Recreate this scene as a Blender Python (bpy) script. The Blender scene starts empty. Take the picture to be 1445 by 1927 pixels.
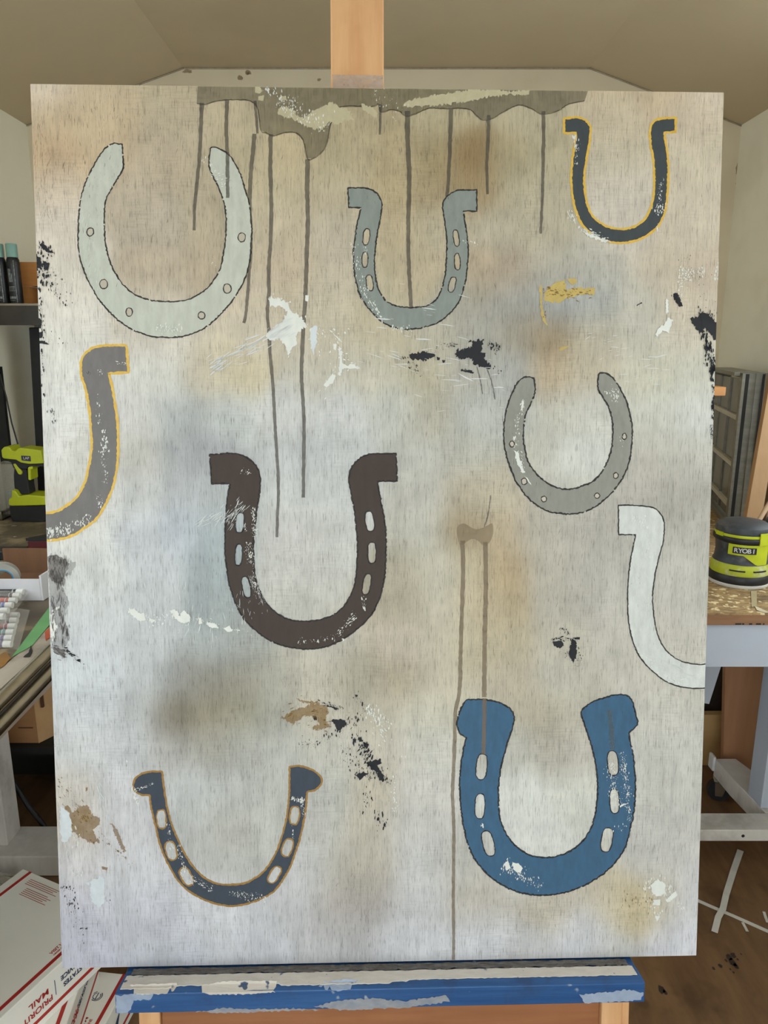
import bpy, bmesh, math, random
import numpy as np
from mathutils import Vector, Matrix, noise
from mathutils.geometry import tessellate_polygon
random.seed(7)
rng = np.random.RandomState(7)
SC = bpy.context.scene
COL = SC.collection

# ------------------------------------------------------------------ camera
F_PX, CX, CY = 1373.0, 722.5, 963.5
CAM_H, PITCH = 1.32, math.radians(13.0)
V_R = Vector((1, 0, 0))
V_U = Vector((0, math.sin(PITCH), math.cos(PITCH)))
V_F = Vector((0, math.cos(PITCH), -math.sin(PITCH)))
CAM = Vector((0, 0, CAM_H))
cd = bpy.data.cameras.new('camera')
cam = bpy.data.objects.new('camera', cd)
COL.objects.link(cam)
cd.sensor_fit = 'HORIZONTAL'
cd.sensor_width = 36.0
cd.lens = F_PX / 1445.0 * 36.0
cd.clip_start = 0.02
cam.matrix_world = Matrix(((1, 0, 0, 0), (0, V_U.y, -V_F.y, 0), (0, V_U.z, -V_F.z, CAM_H), (0, 0, 0, 1)))
SC.camera = cam

# ------------------------------------------------------------------ sky and exposure
world = bpy.data.worlds.new('sky')
SC.world = world
world.use_nodes = True
bg = world.node_tree.nodes['Background']
bg.inputs[0].default_value = (0.90, 0.975, 1.0, 1)
bg.inputs[1].default_value = 4.0
SC.cycles.max_bounces = 12
SC.cycles.diffuse_bounces = 7
SC.cycles.transparent_max_bounces = 24
SC.view_settings.view_transform = 'Standard'
SC.view_settings.look = 'None'
SC.view_settings.exposure = 0.0
SC.view_settings.gamma = 1.0
SC.view_settings.use_curve_mapping = False


# ------------------------------------------------------------------ measuring helpers
def ray(px, py):
    return V_R * ((px - CX) / F_PX) + V_U * (-(py - CY) / F_PX) + V_F


def at_x(px, py, X):
    d = ray(px, py); return CAM + d * (X / d.x)


def at_y(px, py, Y):
    d = ray(px, py); return CAM + d * (Y / d.y)


def at_z(px, py, Z):
    d = ray(px, py); return CAM + d * ((Z - CAM_H) / d.z)


def s2l(c):
    c = c / 255.0
    return c / 12.92 if c <= 0.04045 else ((c + 0.055) / 1.055) ** 2.4


def lin(rgb):
    return (s2l(rgb[0]), s2l(rgb[1]), s2l(rgb[2]), 1.0)


# ------------------------------------------------------------------ materials
MATS = {}


def mat(name, col, rough=0.6, metal=0.0, col2=None, scale=(20, 20, 20), contrast=0.5, alpha=1.0, bump=0.0,
        stain=None, stain_scale=3.0, stain_amt=0.5, fine=None, spec=0.4, coat=0.0, trans=0.0):
    """noise mix of two colours, optional larger stains and fine specks; all in object space"""
    if name in MATS:
        return MATS[name]
    m = bpy.data.materials.new(name)
    m.use_nodes = True
    nt = m.node_tree
    b = nt.nodes['Principled BSDF']
    b.inputs['Roughness'].default_value = rough
    b.inputs['Metallic'].default_value = metal
    b.inputs['Specular IOR Level'].default_value = spec
    b.inputs['Coat Weight'].default_value = coat
    b.inputs['Transmission Weight'].default_value = trans
    tc = nt.nodes.new('ShaderNodeTexCoord')

    def nz(sc, detail=5.0, rgh=0.6):
        mp = nt.nodes.new('ShaderNodeMapping')
        mp.inputs['Scale'].default_value = sc
        nt.links.new(tc.outputs['Object'], mp.inputs[0])
        n = nt.nodes.new('ShaderNodeTexNoise')
        n.inputs['Scale'].default_value = 1.0
        n.inputs['Detail'].default_value = detail
        n.inputs['Roughness'].default_value = rgh
        nt.links.new(mp.outputs[0], n.inputs['Vector'])
        return n.outputs['Fac']

    def rng_(sock, a, c):
        r = nt.nodes.new('ShaderNodeMapRange')
        r.interpolation_type = 'SMOOTHSTEP'
        r.inputs['From Min'].default_value = a
        r.inputs['From Max'].default_value = c
        nt.links.new(sock, r.inputs['Value'])
        return r.outputs[0]

    def mix(fac, a, c, amt=1.0):
        x = nt.nodes.new('ShaderNodeMix')
        x.data_type = 'RGBA'
        if amt < 1.0:
            mm = nt.nodes.new('ShaderNodeMath'); mm.operation = 'MULTIPLY'
            mm.inputs[1].default_value = amt
            nt.links.new(fac, mm.inputs[0]); fac = mm.outputs[0]
        nt.links.new(fac, x.inputs['Factor'])
        for s, v in ((x.inputs[6], a), (x.inputs[7], c)):
            if isinstance(v, tuple):
                s.default_value = v
            else:
                nt.links.new(v, s)
        return x.outputs[2]
    c1 = lin(col)
    if col2 is None:
        col2 = tuple(max(0, v * 0.9) for v in col)
    f1 = nz(scale)
    w = 0.5 * (1.0 - contrast) + 0.02
    out = mix(rng_(f1, 0.5 - w, 0.5 + w), c1, lin(col2))
    if stain is not None:
        f2 = nz((stain_scale,) * 3, 4.0, 0.65)
        out = mix(rng_(f2, 0.5, 0.68), out, lin(stain), stain_amt)
    if fine is not None:
        f3 = nz((fine[1],) * 3, 2.0, 0.5)
        out = mix(rng_(f3, fine[2], fine[2] + 0.06), out, lin(fine[0]))
    nt.links.new(out, b.inputs['Base Color'])
    if bump:
        bp = nt.nodes.new('ShaderNodeBump')
        bp.inputs['Strength'].default_value = bump
        bp.inputs['Distance'].default_value = 0.002
        nt.links.new(f1, bp.inputs['Height'])
        nt.links.new(bp.outputs[0], b.inputs['Normal'])
    if alpha < 1.0:
        f4 = nz((90, 90, 90), 3.0)
        mr = nt.nodes.new('ShaderNodeMapRange')
        mr.inputs['To Min'].default_value = max(0.0, alpha - 0.18)
        mr.inputs['To Max'].default_value = min(1.0, alpha + 0.18)
        nt.links.new(f4, mr.inputs['Value'])
        nt.links.new(mr.outputs[0], b.inputs['Alpha'])
    MATS[name] = m
    return m


# ------------------------------------------------------------------ mesh builders
class MB:
    def __init__(s):
        s.v = []; s.f = []

    def add(s, vs, fs):
        o = len(s.v)
        s.v += [tuple(v) for v in vs]
        s.f += [tuple(i + o for i in f) for f in fs]
        return s

    def box(s, c, d, m=None):
        x, y, z = d[0] / 2, d[1] / 2, d[2] / 2
        vs = [Vector((i * x, j * y, k * z)) for i in (-1, 1) for j in (-1, 1) for k in (-1, 1)]
        if m is not None:
            vs = [m @ v for v in vs]
        c = Vector(c)
        return s.add([v + c for v in vs], [(0, 1, 3, 2), (4, 6, 7, 5), (0, 4, 5, 1), (2, 3, 7, 6), (0, 2, 6, 4), (1, 5, 7, 3)])

    def span(s, a, b):
        return s.box([(a[i] + b[i]) / 2 for i in range(3)], [abs(b[i] - a[i]) for i in range(3)])

    def bar(s, a, b, w, h, up=(0, 0, 1)):
        """rectangular bar from a to b; w across, h along up"""
        a = Vector(a); b = Vector(b); d = (b - a)
        y = d.normalized(); u = Vector(up); x = y.cross(u).normalized(); z = x.cross(y)
        vs = []
        for p in (a, b):
            for i, j in ((-1, -1), (1, -1), (1, 1), (-1, 1)):
                vs.append(p + x * (i * w / 2) + z * (j * h / 2))
        return s.add(vs, [(3, 2, 1, 0), (4, 5, 6, 7), (0, 1, 5, 4), (1, 2, 6, 5), (2, 3, 7, 6), (3, 0, 4, 7)])

    def tube(s, pts, r, n=12, cap=True):
        pts = [Vector(p) for p in pts]
        k = len(pts)
        rr = r if isinstance(r, (list, tuple)) else [r] * k
        t0 = (pts[1] - pts[0]).normalized()
        u = t0.orthogonal().normalized()
        vs = []
        for i, p in enumerate(pts):
            t = (pts[min(i + 1, k - 1)] - pts[max(i - 1, 0)]).normalized()
            u = (u - t * u.dot(t)).normalized(); w = t.cross(u)
            for j in range(n):
                a = 2 * math.pi * j / n
                vs.append(p + (u * math.cos(a) + w * math.sin(a)) * rr[i])
        fs = [(i * n + j, i * n + (j + 1) % n, (i + 1) * n + (j + 1) % n, (i + 1) * n + j) for i in range(k - 1) for j in range(n)]
        if cap:
            fs += [tuple(range(n - 1, -1, -1)), tuple(range((k - 1) * n, k * n))]
        return s.add(vs, fs)

    def lathe(s, prof, c=(0, 0, 0), n=32, sx=1.0, sy=1.0):
        k = len(prof)
        vs = []
        for r, z in prof:
            for j in range(n):
                a = 2 * math.pi * j / n
                vs.append((c[0] + r * math.cos(a) * sx, c[1] + r * math.sin(a) * sy, c[2] + z))
        fs = [(i * n + j, i * n + (j + 1) % n, (i + 1) * n + (j + 1) % n, (i + 1) * n + j) for i in range(k - 1) for j in range(n)]
        fs += [tuple(range(n - 1, -1, -1)), tuple(range((k - 1) * n, k * n))]
        return s.add(vs, fs)

    def prism(s, poly, fn, a, b):
        """poly of 2-D points extruded between a and b; fn(p, q, t) gives the 3-D point"""
        n = len(poly)
        vs = [fn(p, q, a) for p, q in poly] + [fn(p, q, b) for p, q in poly]
        tri = tessellate_polygon([[Vector((p, q, 0)) for p, q in poly]])
        fs = [tuple(t) for t in tri] + [tuple(i + n for i in reversed(t)) for t in tri]
        fs += [(i, (i + 1) % n, (i + 1) % n + n, i + n) for i in range(n)]
        return s.add(vs, fs)


def link(name, data, parent=None, m=None):
    o = bpy.data.objects.new(name, data)
    COL.objects.link(o)
    if m is not None:
        data.materials.append(m)
    if parent is not None:
        o.parent = parent
    return o


def obj(name, mb, m, parent=None, smooth=False, bevel=0.0, seg=2):
    me = bpy.data.meshes.new(name)
    me.from_pydata(mb.v, [], mb.f)
    bm = bmesh.new(); bm.from_mesh(me)
    bmesh.ops.recalc_face_normals(bm, faces=bm.faces)
    bm.to_mesh(me); bm.free()
    o = link(name, me, parent, m)
    if smooth:
        me.polygons.foreach_set('use_smooth', [True] * len(me.polygons))
        me.set_sharp_from_angle(angle=math.radians(40))
    if bevel:
        md = o.modifiers.new('bevel', 'BEVEL'); md.width = bevel; md.segments = seg; md.limit_method = 'ANGLE'
    return o


def tag(o, label, cat=None, group=None, kind=None):
    o['label'] = label
    if cat: o['category'] = cat
    if group: o['group'] = group
    if kind: o['kind'] = kind
    return o


def thing(name, label, cat, loc=(0, 0, 0), rotz=0.0, group=None):
    o = bpy.data.objects.new(name, None)
    o.empty_display_size = 0.05
    COL.objects.link(o)
    o.location = loc; o.rotation_euler = (0, 0, rotz)
    return tag(o, label, cat, group)


def text_mesh(name, body, size, m, parent, mw, align='CENTER', bold=0.0, sx=1.0):
    cu = bpy.data.curves.new(name, 'FONT')
    cu.body = body; cu.size = size; cu.align_x = align; cu.align_y = 'CENTER'; cu.offset = bold; cu.extrude = 0.0002
    t = bpy.data.objects.new('tmp', cu)
    COL.objects.link(t)
    bpy.context.view_layer.update()
    me = bpy.data.meshes.new_from_object(t.evaluated_get(bpy.context.evaluated_depsgraph_get()))
    bpy.data.objects.remove(t); bpy.data.curves.remove(cu)
    me.transform(Matrix.Diagonal((sx, 1, 1, 1)))
    me.transform(mw)
    me.materials.clear()
    me.name = name
    return link(name, me, parent, m)


def frame_m(o, x, y):
    """matrix with origin o, x axis and y axis given (z = x cross y)"""
    x = Vector(x).normalized(); y = Vector(y); y = (y - x * y.dot(x)).normalized(); z = x.cross(y); o = Vector(o)
    return Matrix(((x.x, y.x, z.x, o.x), (x.y, y.y, z.y, o.y), (x.z, y.z, z.z, o.z), (0, 0, 0, 1)))


# ------------------------------------------------------------------ the room
YB, YF = 2.75, -0.95
c_r = at_y(1395, 235, YB); c_l = at_y(50, 236, YB)
XR, XL = c_r.x, c_l.x
ZE = (c_r.z + c_l.z) / 2
f_r = at_y(1110, 122, YB); f_l = at_y(345, 133, YB)
ZF = (f_r.z + f_l.z) / 2
prof = [(XL, ZE), (f_l.x, ZF), (f_r.x, ZF), (XR, ZE)]
M_wall = mat('cream_wall_paint', (240, 237, 220), 0.55, col2=(233, 229, 211), scale=(3, 3, 3), contrast=0.2,
             stain=(192, 182, 156), stain_scale=1.7, stain_amt=0.25, bump=0.05)
M_ceil = mat('tan_ceiling_paint', (196, 181, 152), 0.5, col2=(187, 172, 143), scale=(2.5, 2.5, 2.5), contrast=0.2,
             stain=(160, 143, 112), stain_scale=1.3, stain_amt=0.25, bump=0.05)
M_floor = mat('worn_plywood_floor', (126, 96, 66), 0.5, col2=(92, 66, 42), scale=(26, 5, 8), contrast=0.3,
              stain=(62, 44, 28), stain_scale=5.0, stain_amt=0.6, bump=0.15)
M_ground = mat('pale_concrete', (170, 168, 162), 0.9, scale=(6, 6, 6))

tag(obj('floor', MB().span((XL - .06, YF, -.05), (XR + .06, YB + .06, 0)), M_floor), 'stained brown plywood floor of the shed', kind='structure')
def wall_with_added_window(name, x0, x1, label, y0, y1, z0, z1):
    w = MB().span((x0, YF, 0), (x1, y0, ZE)).span((x0, y1, 0), (x1, YB, ZE)).span((x0, y0, 0), (x1, y1, z0)).span((x0, y0, z1), (x1, y1, ZE))
    tag(obj(name, w, M_wall), label, kind='structure')


ADDED_WIN_L, ADDED_WIN_R = (0.10, 1.65, 0.95, 1.90), (0.10, 2.0, 0.92, 2.0)  # unseen side windows added to brighten the walls and ceiling
wall_with_added_window('wall_left', XL - .06, XL, 'pale cream painted wall on the left', *ADDED_WIN_L)
wall_with_added_window('wall_right', XR, XR + .06, 'pale cream painted wall on the right', *ADDED_WIN_R)
M_frame = mat('added_window_paint', (222, 220, 212), 0.5, scale=(12, 12, 12))
M_pane = bpy.data.materials.new('added_window_glass'); M_pane.use_nodes = True
_nt = M_pane.node_tree; _nt.nodes.remove(_nt.nodes['Principled BSDF'])
_t = _nt.nodes.new('ShaderNodeBsdfTransparent'); _g = _nt.nodes.new('ShaderNodeBsdfGlossy'); _m = _nt.nodes.new('ShaderNodeMixShader')
_g.inputs['Roughness'].default_value = 0.02; _m.inputs[0].default_value = 0.05
_nt.links.new(_t.outputs[0], _m.inputs[1]); _nt.links.new(_g.outputs[0], _m.inputs[2]); _nt.links.new(_m.outputs[0], _nt.nodes['Material Output'].inputs[0])
for nm, xw, lb, WIN in (('added_window_1', XL - .045, 'added unseen window in the left wall, brightening the room', ADDED_WIN_L), ('added_window_2', XR + .045, 'added unseen window in the right wall, brightening the room', ADDED_WIN_R)):
    y0, y1, z0, z1 = WIN
    fr = MB()
    for a, b in (((y0, z0), (y1, z0 + .04)), ((y0, z1 - .04), (y1, z1)), ((y0, z0 + .04), (y0 + .04, z1 - .04)), ((y1 - .04, z0 + .04), (y1, z1 - .04)), (((y0 + y1) / 2 - .015, z0 + .04), ((y0 + y1) / 2 + .015, z1 - .04))):
        fr.span((xw - .014, a[0], a[1]), (xw + .014, b[0], b[1]))
    wo = tag(obj(nm, fr, M_frame), lb, kind='structure')
    for ya, yb in ((y0 + .04, (y0 + y1) / 2 - .015), ((y0 + y1) / 2 + .015, y1 - .04)):
        obj('pane', MB().span((xw - .002, ya, z0 + .04), (xw + .002, yb, z1 - .04)), M_pane, wo)
gable = [(XL, 0), (XR, 0), (XR, ZE), (f_r.x, ZF), (f_l.x, ZF), (XL, ZE)]
M_wall_b = mat('cream_back_wall_shaded', (222, 212, 188), 0.55, col2=(214, 203, 178), scale=(3, 3, 3), contrast=0.2,  # wall paint darkened for the weaker light on the back wall
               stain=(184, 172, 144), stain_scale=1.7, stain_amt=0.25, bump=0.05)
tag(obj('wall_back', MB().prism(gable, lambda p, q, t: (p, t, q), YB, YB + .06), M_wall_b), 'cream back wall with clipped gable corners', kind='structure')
ce = MB()
cp = prof + [(p, q + .05) for p, q in reversed(prof)]
ce.prism(cp, lambda p, q, t: (p, t, q), YF, YB + .06)
tag(obj('ceiling', ce, M_ceil), 'tan painted ceiling with sloping sides', kind='structure')
DW0, DW1, DH = -0.9, 0.5, 2.06
wf = MB().span((XL - .06, YF - .06, 0), (DW0, YF, ZE)).span((DW1, YF - .06, 0), (XR + .06, YF, ZE))
wf.prism([(XL - .06, DH), (XR + .06, DH), (XR, ZE), (f_r.x, ZF), (f_l.x, ZF), (XL, ZE)], lambda p, q, t: (p, t, q), YF - .06, YF)
tag(obj('wall_front', wf, M_wall), 'front wall with wide open doorway behind the viewer', kind='structure')
tag(obj('ground', MB().span((-5, -9, -.10), (5, YF - .06, -.04)), M_ground), 'pale paved ground outside the doorway', kind='structure')
# dirty caulk line where the ceiling meets the back wall
M_grime = mat('brown_grime', (112, 94, 68), 0.8, scale=(40, 40, 40), alpha=0.35)
tr = MB()
for (a, b) in zip(prof[:-1], prof[1:]):
    tr.tube([(a[0], YB - .002, a[1] - .002), (b[0], YB - .002, b[1] - .002)], .003, 6)
tag(obj('trim_1', tr, M_grime), 'thin grimy seam between ceiling and back wall', kind='structure')

# rust runs and grime spots on the back wall
M_rust = mat('rust_stain', (150, 118, 66), .8, col2=(128, 100, 60), scale=(60, 60, 60), alpha=.5)
st_ = MB()
for px, py, rx, ry in ((1388, 316, 4, 9), (1386, 345, 2, 8), (1382, 390, 1.6, 10), (1380, 430, 2, 5), (352, 134, 8, 3), (466, 136, 6, 5), (452, 146, 5, 4), (600, 150, 4, 2), (1112, 124, 10, 2)):
    c = at_y(px, py, YB - .0012); kk = (c - CAM).length / F_PX
    tv = [(c.x + kk * rx * math.cos(i * .5236) * random.uniform(.6, 1.2), YB - .0012, min(c.z + kk * ry * math.sin(i * .5236) * random.uniform(.6, 1.2), ZF - .004)) for i in range(12)]
    st_.add(tv, [tuple(range(12))])
wb_ = bpy.data.objects['wall_back']
o = obj('wall_stains', st_, M_rust, wb_); o['kind'] = 'stuff'

# ------------------------------------------------------------------ the painting: panel frame in space
W_B, uvp = 0.914, [(0, 1), (1, 1), (1, 0), (0, 0)]
CORN = [(57, 158), (1362, 174), (1310, 1798), (117, 1822)]
A = []
for (u, v), (x, y) in zip(uvp, CORN):
    x = (x - CX) / F_PX; y = -(y - CY) / F_PX
    A.append([u, v, 1, 0, 0, 0, -x * u, -x * v, -x]); A.append([0, 0, 0, u, v, 1, -y * u, -y * v, -y])
HM = np.linalg.svd(np.array(A))[2][-1].reshape(3, 3)
if HM[2, 2] < 0: HM = -HM
sc_ = W_B / np.linalg.norm(HM[:, 0])
HM = HM * sc_
H_B = float(np.linalg.norm(HM[:, 1]))


def c2w(v):
    return V_R * float(v[0]) + V_U * float(v[1]) + V_F * float(v[2])


b_x = c2w(HM[:, 0]).normalized()
b_z = c2w(HM[:, 1]); b_z = (b_z - b_x * b_z.dot(b_x)).normalized()
b_y = b_z.cross(b_x)
b_o = CAM + c2w(HM[:, 2]) + b_x * (W_B / 2)      # bottom centre of the panel's face
B_MW = Matrix(((b_x.x, b_y.x, b_z.x, b_o.x), (b_x.y, b_y.y, b_z.y, b_o.y), (b_x.z, b_y.z, b_z.z, b_o.z), (0, 0, 0, 1)))
HI = np.linalg.inv(HM)


def b2(px, py):
    """point of the panel's face in panel coordinates (metres), from where it lies in the photograph"""
    q = HI @ np.array([(px - CX) / F_PX, -(py - CY) / F_PX, 1.0])
    return ((q[0] / q[2] - 0.5) * W_B, q[1] / q[2] * H_B)


def b2n(P):
    P = np.asarray(P, float)
    q = np.stack([(P[:, 0] - CX) / F_PX, -(P[:, 1] - CY) / F_PX, np.ones(len(P))]).T @ HI.T
    return np.stack([(q[:, 0] / q[:, 2] - .5) * W_B, q[:, 1] / q[:, 2] * H_B], 1)


def uv2px(U, V):
    q = np.stack([U / W_B + .5, V / H_B, np.ones_like(U)]).T @ HM.T
    return np.stack([q[:, 0] / q[:, 2] * F_PX + CX, CY - q[:, 1] / q[:, 2] * F_PX], 1)


painting = thing('painting', 'large wooden panel painted with nine horseshoes, standing on the easel', 'painting')
painting.matrix_world = B_MW

# colours of the washes and smudges brushed over the panel, cool daylight tint painted in below: x, y, r, g, b
WASH = []


def row(y, *a):
    for i in range(0, len(a), 2):
        r_, g_, b_ = a[i + 1]
        k = min(1.0, max(0.0, (y - 500) / 500.0))
        WASH.append((a[i], y, r_ - 1 - 1.5 * k, g_ + 2 + .5 * k, b_ + 2 + 2.5 * k))


row(165, 70, (205, 190, 175), 200, (192, 174, 150), 330, (180, 165, 142), 600, (168, 155, 130), 900, (172, 160, 138), 1150, (192, 174, 150), 1250, (192, 172, 148), 1340, (200, 186, 170))
row(220, 90, (190, 168, 142), 200, (194, 174, 148), 330, (182, 168, 148), 450, (185, 170, 146), 650, (172, 157, 130), 830, (175, 162, 136), 1000, (176, 164, 142), 1150, (192, 178, 158), 1300, (196, 180, 162))
row(300, 90, (186, 160, 132), 200, (190, 168, 142), 300, (178, 163, 144), 450, (176, 162, 138), 540, (186, 170, 142), 650, (176, 162, 136), 740, (170, 154, 126), 820, (158, 142, 112), 880, (140, 114, 80), 960, (160, 146, 118), 1020, (176, 164, 140), 1160, (190, 178, 160), 1310, (197, 184, 166))
row(360, 100, (200, 184, 168), 250, (180, 166, 150), 400, (178, 164, 144), 530, (188, 174, 150), 640, (184, 170, 148), 740, (178, 160, 130), 830, (160, 142, 114), 900, (158, 136, 104), 980, (176, 166, 146), 1040, (174, 164, 146), 1165, (198, 188, 178), 1310, (197, 184, 168))
row(430, 110, (206, 194, 184), 300, (176, 163, 149), 400, (180, 166, 146), 530, (188, 174, 154), 640, (184, 172, 156), 740, (182, 166, 140), 830, (180, 168, 148), 930, (178, 168, 152), 1020, (178, 168, 150), 1165, (196, 186, 176), 1300, (197, 184, 168))
row(510, 120, (206, 197, 188), 300, (182, 166, 148), 400, (176, 160, 141), 545, (190, 174, 154), 640, (184, 172, 156), 770, (180, 165, 142), 900, (178, 160, 138), 950, (168, 152, 136), 1040, (174, 167, 156), 1120, (180, 175, 167), 1250, (192, 178, 162), 1330, (190, 174, 158))
row(570, 110, (210, 202, 194), 300, (190, 178, 164), 480, (198, 184, 166), 600, (192, 180, 162), 720, (186, 174, 152), 880, (166, 160, 150), 960, (158, 155, 152), 1050, (158, 160, 163), 1120, (166, 166, 166), 1200, (186, 180, 170), 1290, (194, 180, 164))
row(630, 110, (210, 204, 198), 300, (202, 192, 182), 480, (196, 184, 168), 600, (190, 179, 162), 720, (187, 175, 154), 830, (180, 172, 158), 900, (164, 160, 154), 970, (152, 142, 128), 1040, (152, 132, 106), 1120, (178, 168, 152), 1210, (191, 184, 173), 1300, (193, 182, 168))
row(700, 110, (210, 206, 202), 300, (204, 200, 195), 390, (196, 184, 166), 450, (202, 188, 162), 600, (190, 182, 170), 700, (192, 184, 170), 800, (178, 168, 148), 880, (176, 170, 162), 960, (166, 164, 162), 1040, (174, 154, 130), 1100, (186, 174, 156), 1230, (193, 187, 172), 1310, (198, 193, 182))
row(780, 110, (212, 208, 205), 250, (202, 198, 195), 340, (170, 170, 171), 430, (184, 184, 184), 540, (196, 193, 192), 640, (198, 196, 196), 740, (187, 185, 180), 800, (176, 168, 154), 900, (178, 176, 172), 960, (178, 176, 172), 1060, (184, 178, 168), 1110, (198, 194, 188), 1240, (193, 189, 180), 1310, (200, 198, 194))
row(860, 120, (206, 201, 197), 180, (198, 192, 186), 260, (184, 178, 172), 340, (166, 165, 167), 390, (158, 156, 160), 560, (186, 184, 186), 640, (190, 188, 189), 780, (182, 178, 172), 880, (180, 175, 166), 1020, (186, 180, 170), 1080, (204, 202, 198), 1230, (184, 177, 168), 1310, (184, 178, 170))
row(930, 125, (196, 187, 176), 170, (204, 200, 196), 260, (190, 187, 186), 350, (178, 177, 180), 420, (176, 176, 178), 560, (190, 188, 187), 640, (192, 190, 190), 800, (184, 178, 170), 880, (178, 164, 144), 930, (186, 174, 156), 1080, (188, 182, 174), 1200, (180, 172, 164), 1240, (166, 158, 150), 1300, (168, 160, 152))
row(1000, 140, (208, 204, 200), 270, (192, 191, 195), 340, (182, 183, 192), 400, (168, 173, 176), 560, (192, 187, 184), 620, (193, 189, 185), 790, (188, 182, 172), 870, (160, 140, 112), 940, (178, 158, 132), 1010, (180, 170, 158), 1090, (174, 166, 156), 1130, (172, 164, 156), 1280, (178, 170, 162))
row(1070, 170, (200, 197, 195), 300, (190, 189, 192), 400, (160, 165, 167), 560, (192, 187, 182), 770, (170, 159, 142), 830, (188, 180, 166), 890, (188, 172, 146), 950, (170, 148, 118), 1040, (182, 172, 160), 1110, (180, 172, 164), 1160, (176, 169, 162), 1290, (184, 177, 169))
row(1140, 180, (198, 196, 197), 290, (188, 187, 189), 400, (158, 161, 162), 560, (188, 182, 176), 760, (168, 156, 138), 830, (188, 178, 162), 890, (188, 172, 148), 940, (176, 156, 128), 1060, (172, 163, 152), 1130, (186, 178, 170), 1290, (186, 178, 170))
row(1210, 180, (197, 196, 199), 290, (186, 185, 187), 400, (164, 165, 165), 460, (160, 158, 154), 600, (186, 177, 166), 760, (188, 174, 160), 830, (188, 178, 160), 890, (186, 172, 148), 950, (176, 162, 140), 1060, (186, 176, 162), 1150, (186, 178, 168), 1260, (190, 182, 172))
row(1280, 170, (196, 196, 200), 280, (182, 181, 183), 340, (152, 148, 144), 390, (136, 128, 118), 450, (146, 138, 126), 520, (172, 165, 154), 590, (182, 172, 158), 680, (166, 156, 140), 750, (164, 150, 130), 820, (190, 178, 160), 950, (182, 168, 150), 1060, (184, 176, 164), 1250, (192, 184, 174))
row(1340, 170, (194, 193, 196), 260, (184, 182, 183), 315, (128, 116, 100), 345, (120, 108, 92), 400, (150, 138, 120), 460, (152, 143, 124), 510, (152, 147, 138), 600, (188, 178, 164), 700, (182, 171, 156), 800, (192, 184, 170), 920, (188, 178, 160), 1010, (170, 158, 140), 1060, (180, 170, 156), 1240, (190, 183, 175))
row(1410, 150, (196, 193, 194), 240, (190, 188, 190), 320, (172, 166, 162), 400, (160, 153, 144), 460, (166, 162, 156), 520, (180, 176, 170), 620, (186, 179, 170), 720, (192, 181, 168), 800, (196, 190, 182), 970, (184, 178, 170), 1040, (172, 162, 150), 1090, (186, 178, 168), 1260, (190, 184, 178))
row(1490, 135, (198, 188, 180), 230, (194, 190, 192), 360, (186, 184, 184), 430, (180, 177, 174), 520, (180, 176, 170), 620, (182, 178, 172), 700, (184, 172, 156), 790, (196, 189, 184), 980, (204, 201, 196), 1080, (200, 196, 188), 1250, (188, 182, 176))
row(1560, 140, (200, 190, 184), 230, (198, 194, 197), 360, (178, 175, 172), 430, (176, 171, 164), 520, (180, 176, 170), 600, (184, 179, 174), 690, (182, 171, 158), 780, (194, 188, 184), 1000, (204, 201, 197), 1250, (188, 182, 177))
row(1630, 140, (202, 196, 198), 250, (200, 196, 200), 420, (180, 176, 172), 580, (192, 188, 188), 640, (172, 163, 152), 700, (178, 168, 156), 790, (192, 187, 186), 860, (180, 174, 168), 1000, (198, 194, 188), 1230, (190, 184, 180))
row(1700, 130, (196, 192, 202), 250, (194, 190, 198), 400, (196, 193, 198), 560, (188, 184, 186), 630, (170, 160, 154), 700, (160, 150, 144), 780, (190, 185, 186), 900, (182, 172, 162), 1040, (184, 172, 158), 1150, (190, 178, 160), 1195, (186, 166, 130), 1240, (190, 176, 150), 1280, (200, 196, 200))
row(1760, 140, (188, 184, 196), 300, (184, 181, 190), 480, (190, 187, 192), 590, (176, 170, 172), 650, (166, 159, 158), 740, (188, 184, 188), 900, (194, 190, 194), 1100, (198, 194, 198), 1280, (202, 198, 204))
row(1805, 140, (184, 180, 192), 300, (178, 176, 184), 500, (184, 180, 186), 640, (178, 174, 176), 800, (190, 186, 190), 1000, (188, 183, 184), 1150, (180, 175, 172), 1280, (202, 198, 205))

NX, NZ = 300, 400
us = np.linspace(-W_B / 2, W_B / 2, NX); vs_ = np.linspace(0, H_B, NZ)
UU, VV = np.meshgrid(us, vs_)
PX = uv2px(UU.ravel(), VV.ravel())
wa = np.array([[s[0], s[1]] for s in WASH], float)
wc = np.array([[s2l(v) for v in s[2:5]] for s in WASH])
colr = np.zeros((len(PX), 3))
for i0 in range(0, len(PX), 20000):
    q = PX[i0:i0 + 20000]
    d2 = (q[:, None, 0] - wa[None, :, 0]) ** 2 + (q[:, None, 1] - wa[None, :, 1]) ** 2
    w = np.exp(-d2 / (2 * 30.0 ** 2)) + 1e-3 * np.exp(-d2 / (2 * 70.0 ** 2)) + 1e-9
    colr[i0:i0 + 20000] = (w @ wc) / w.sum(1, keepdims=True)

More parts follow.
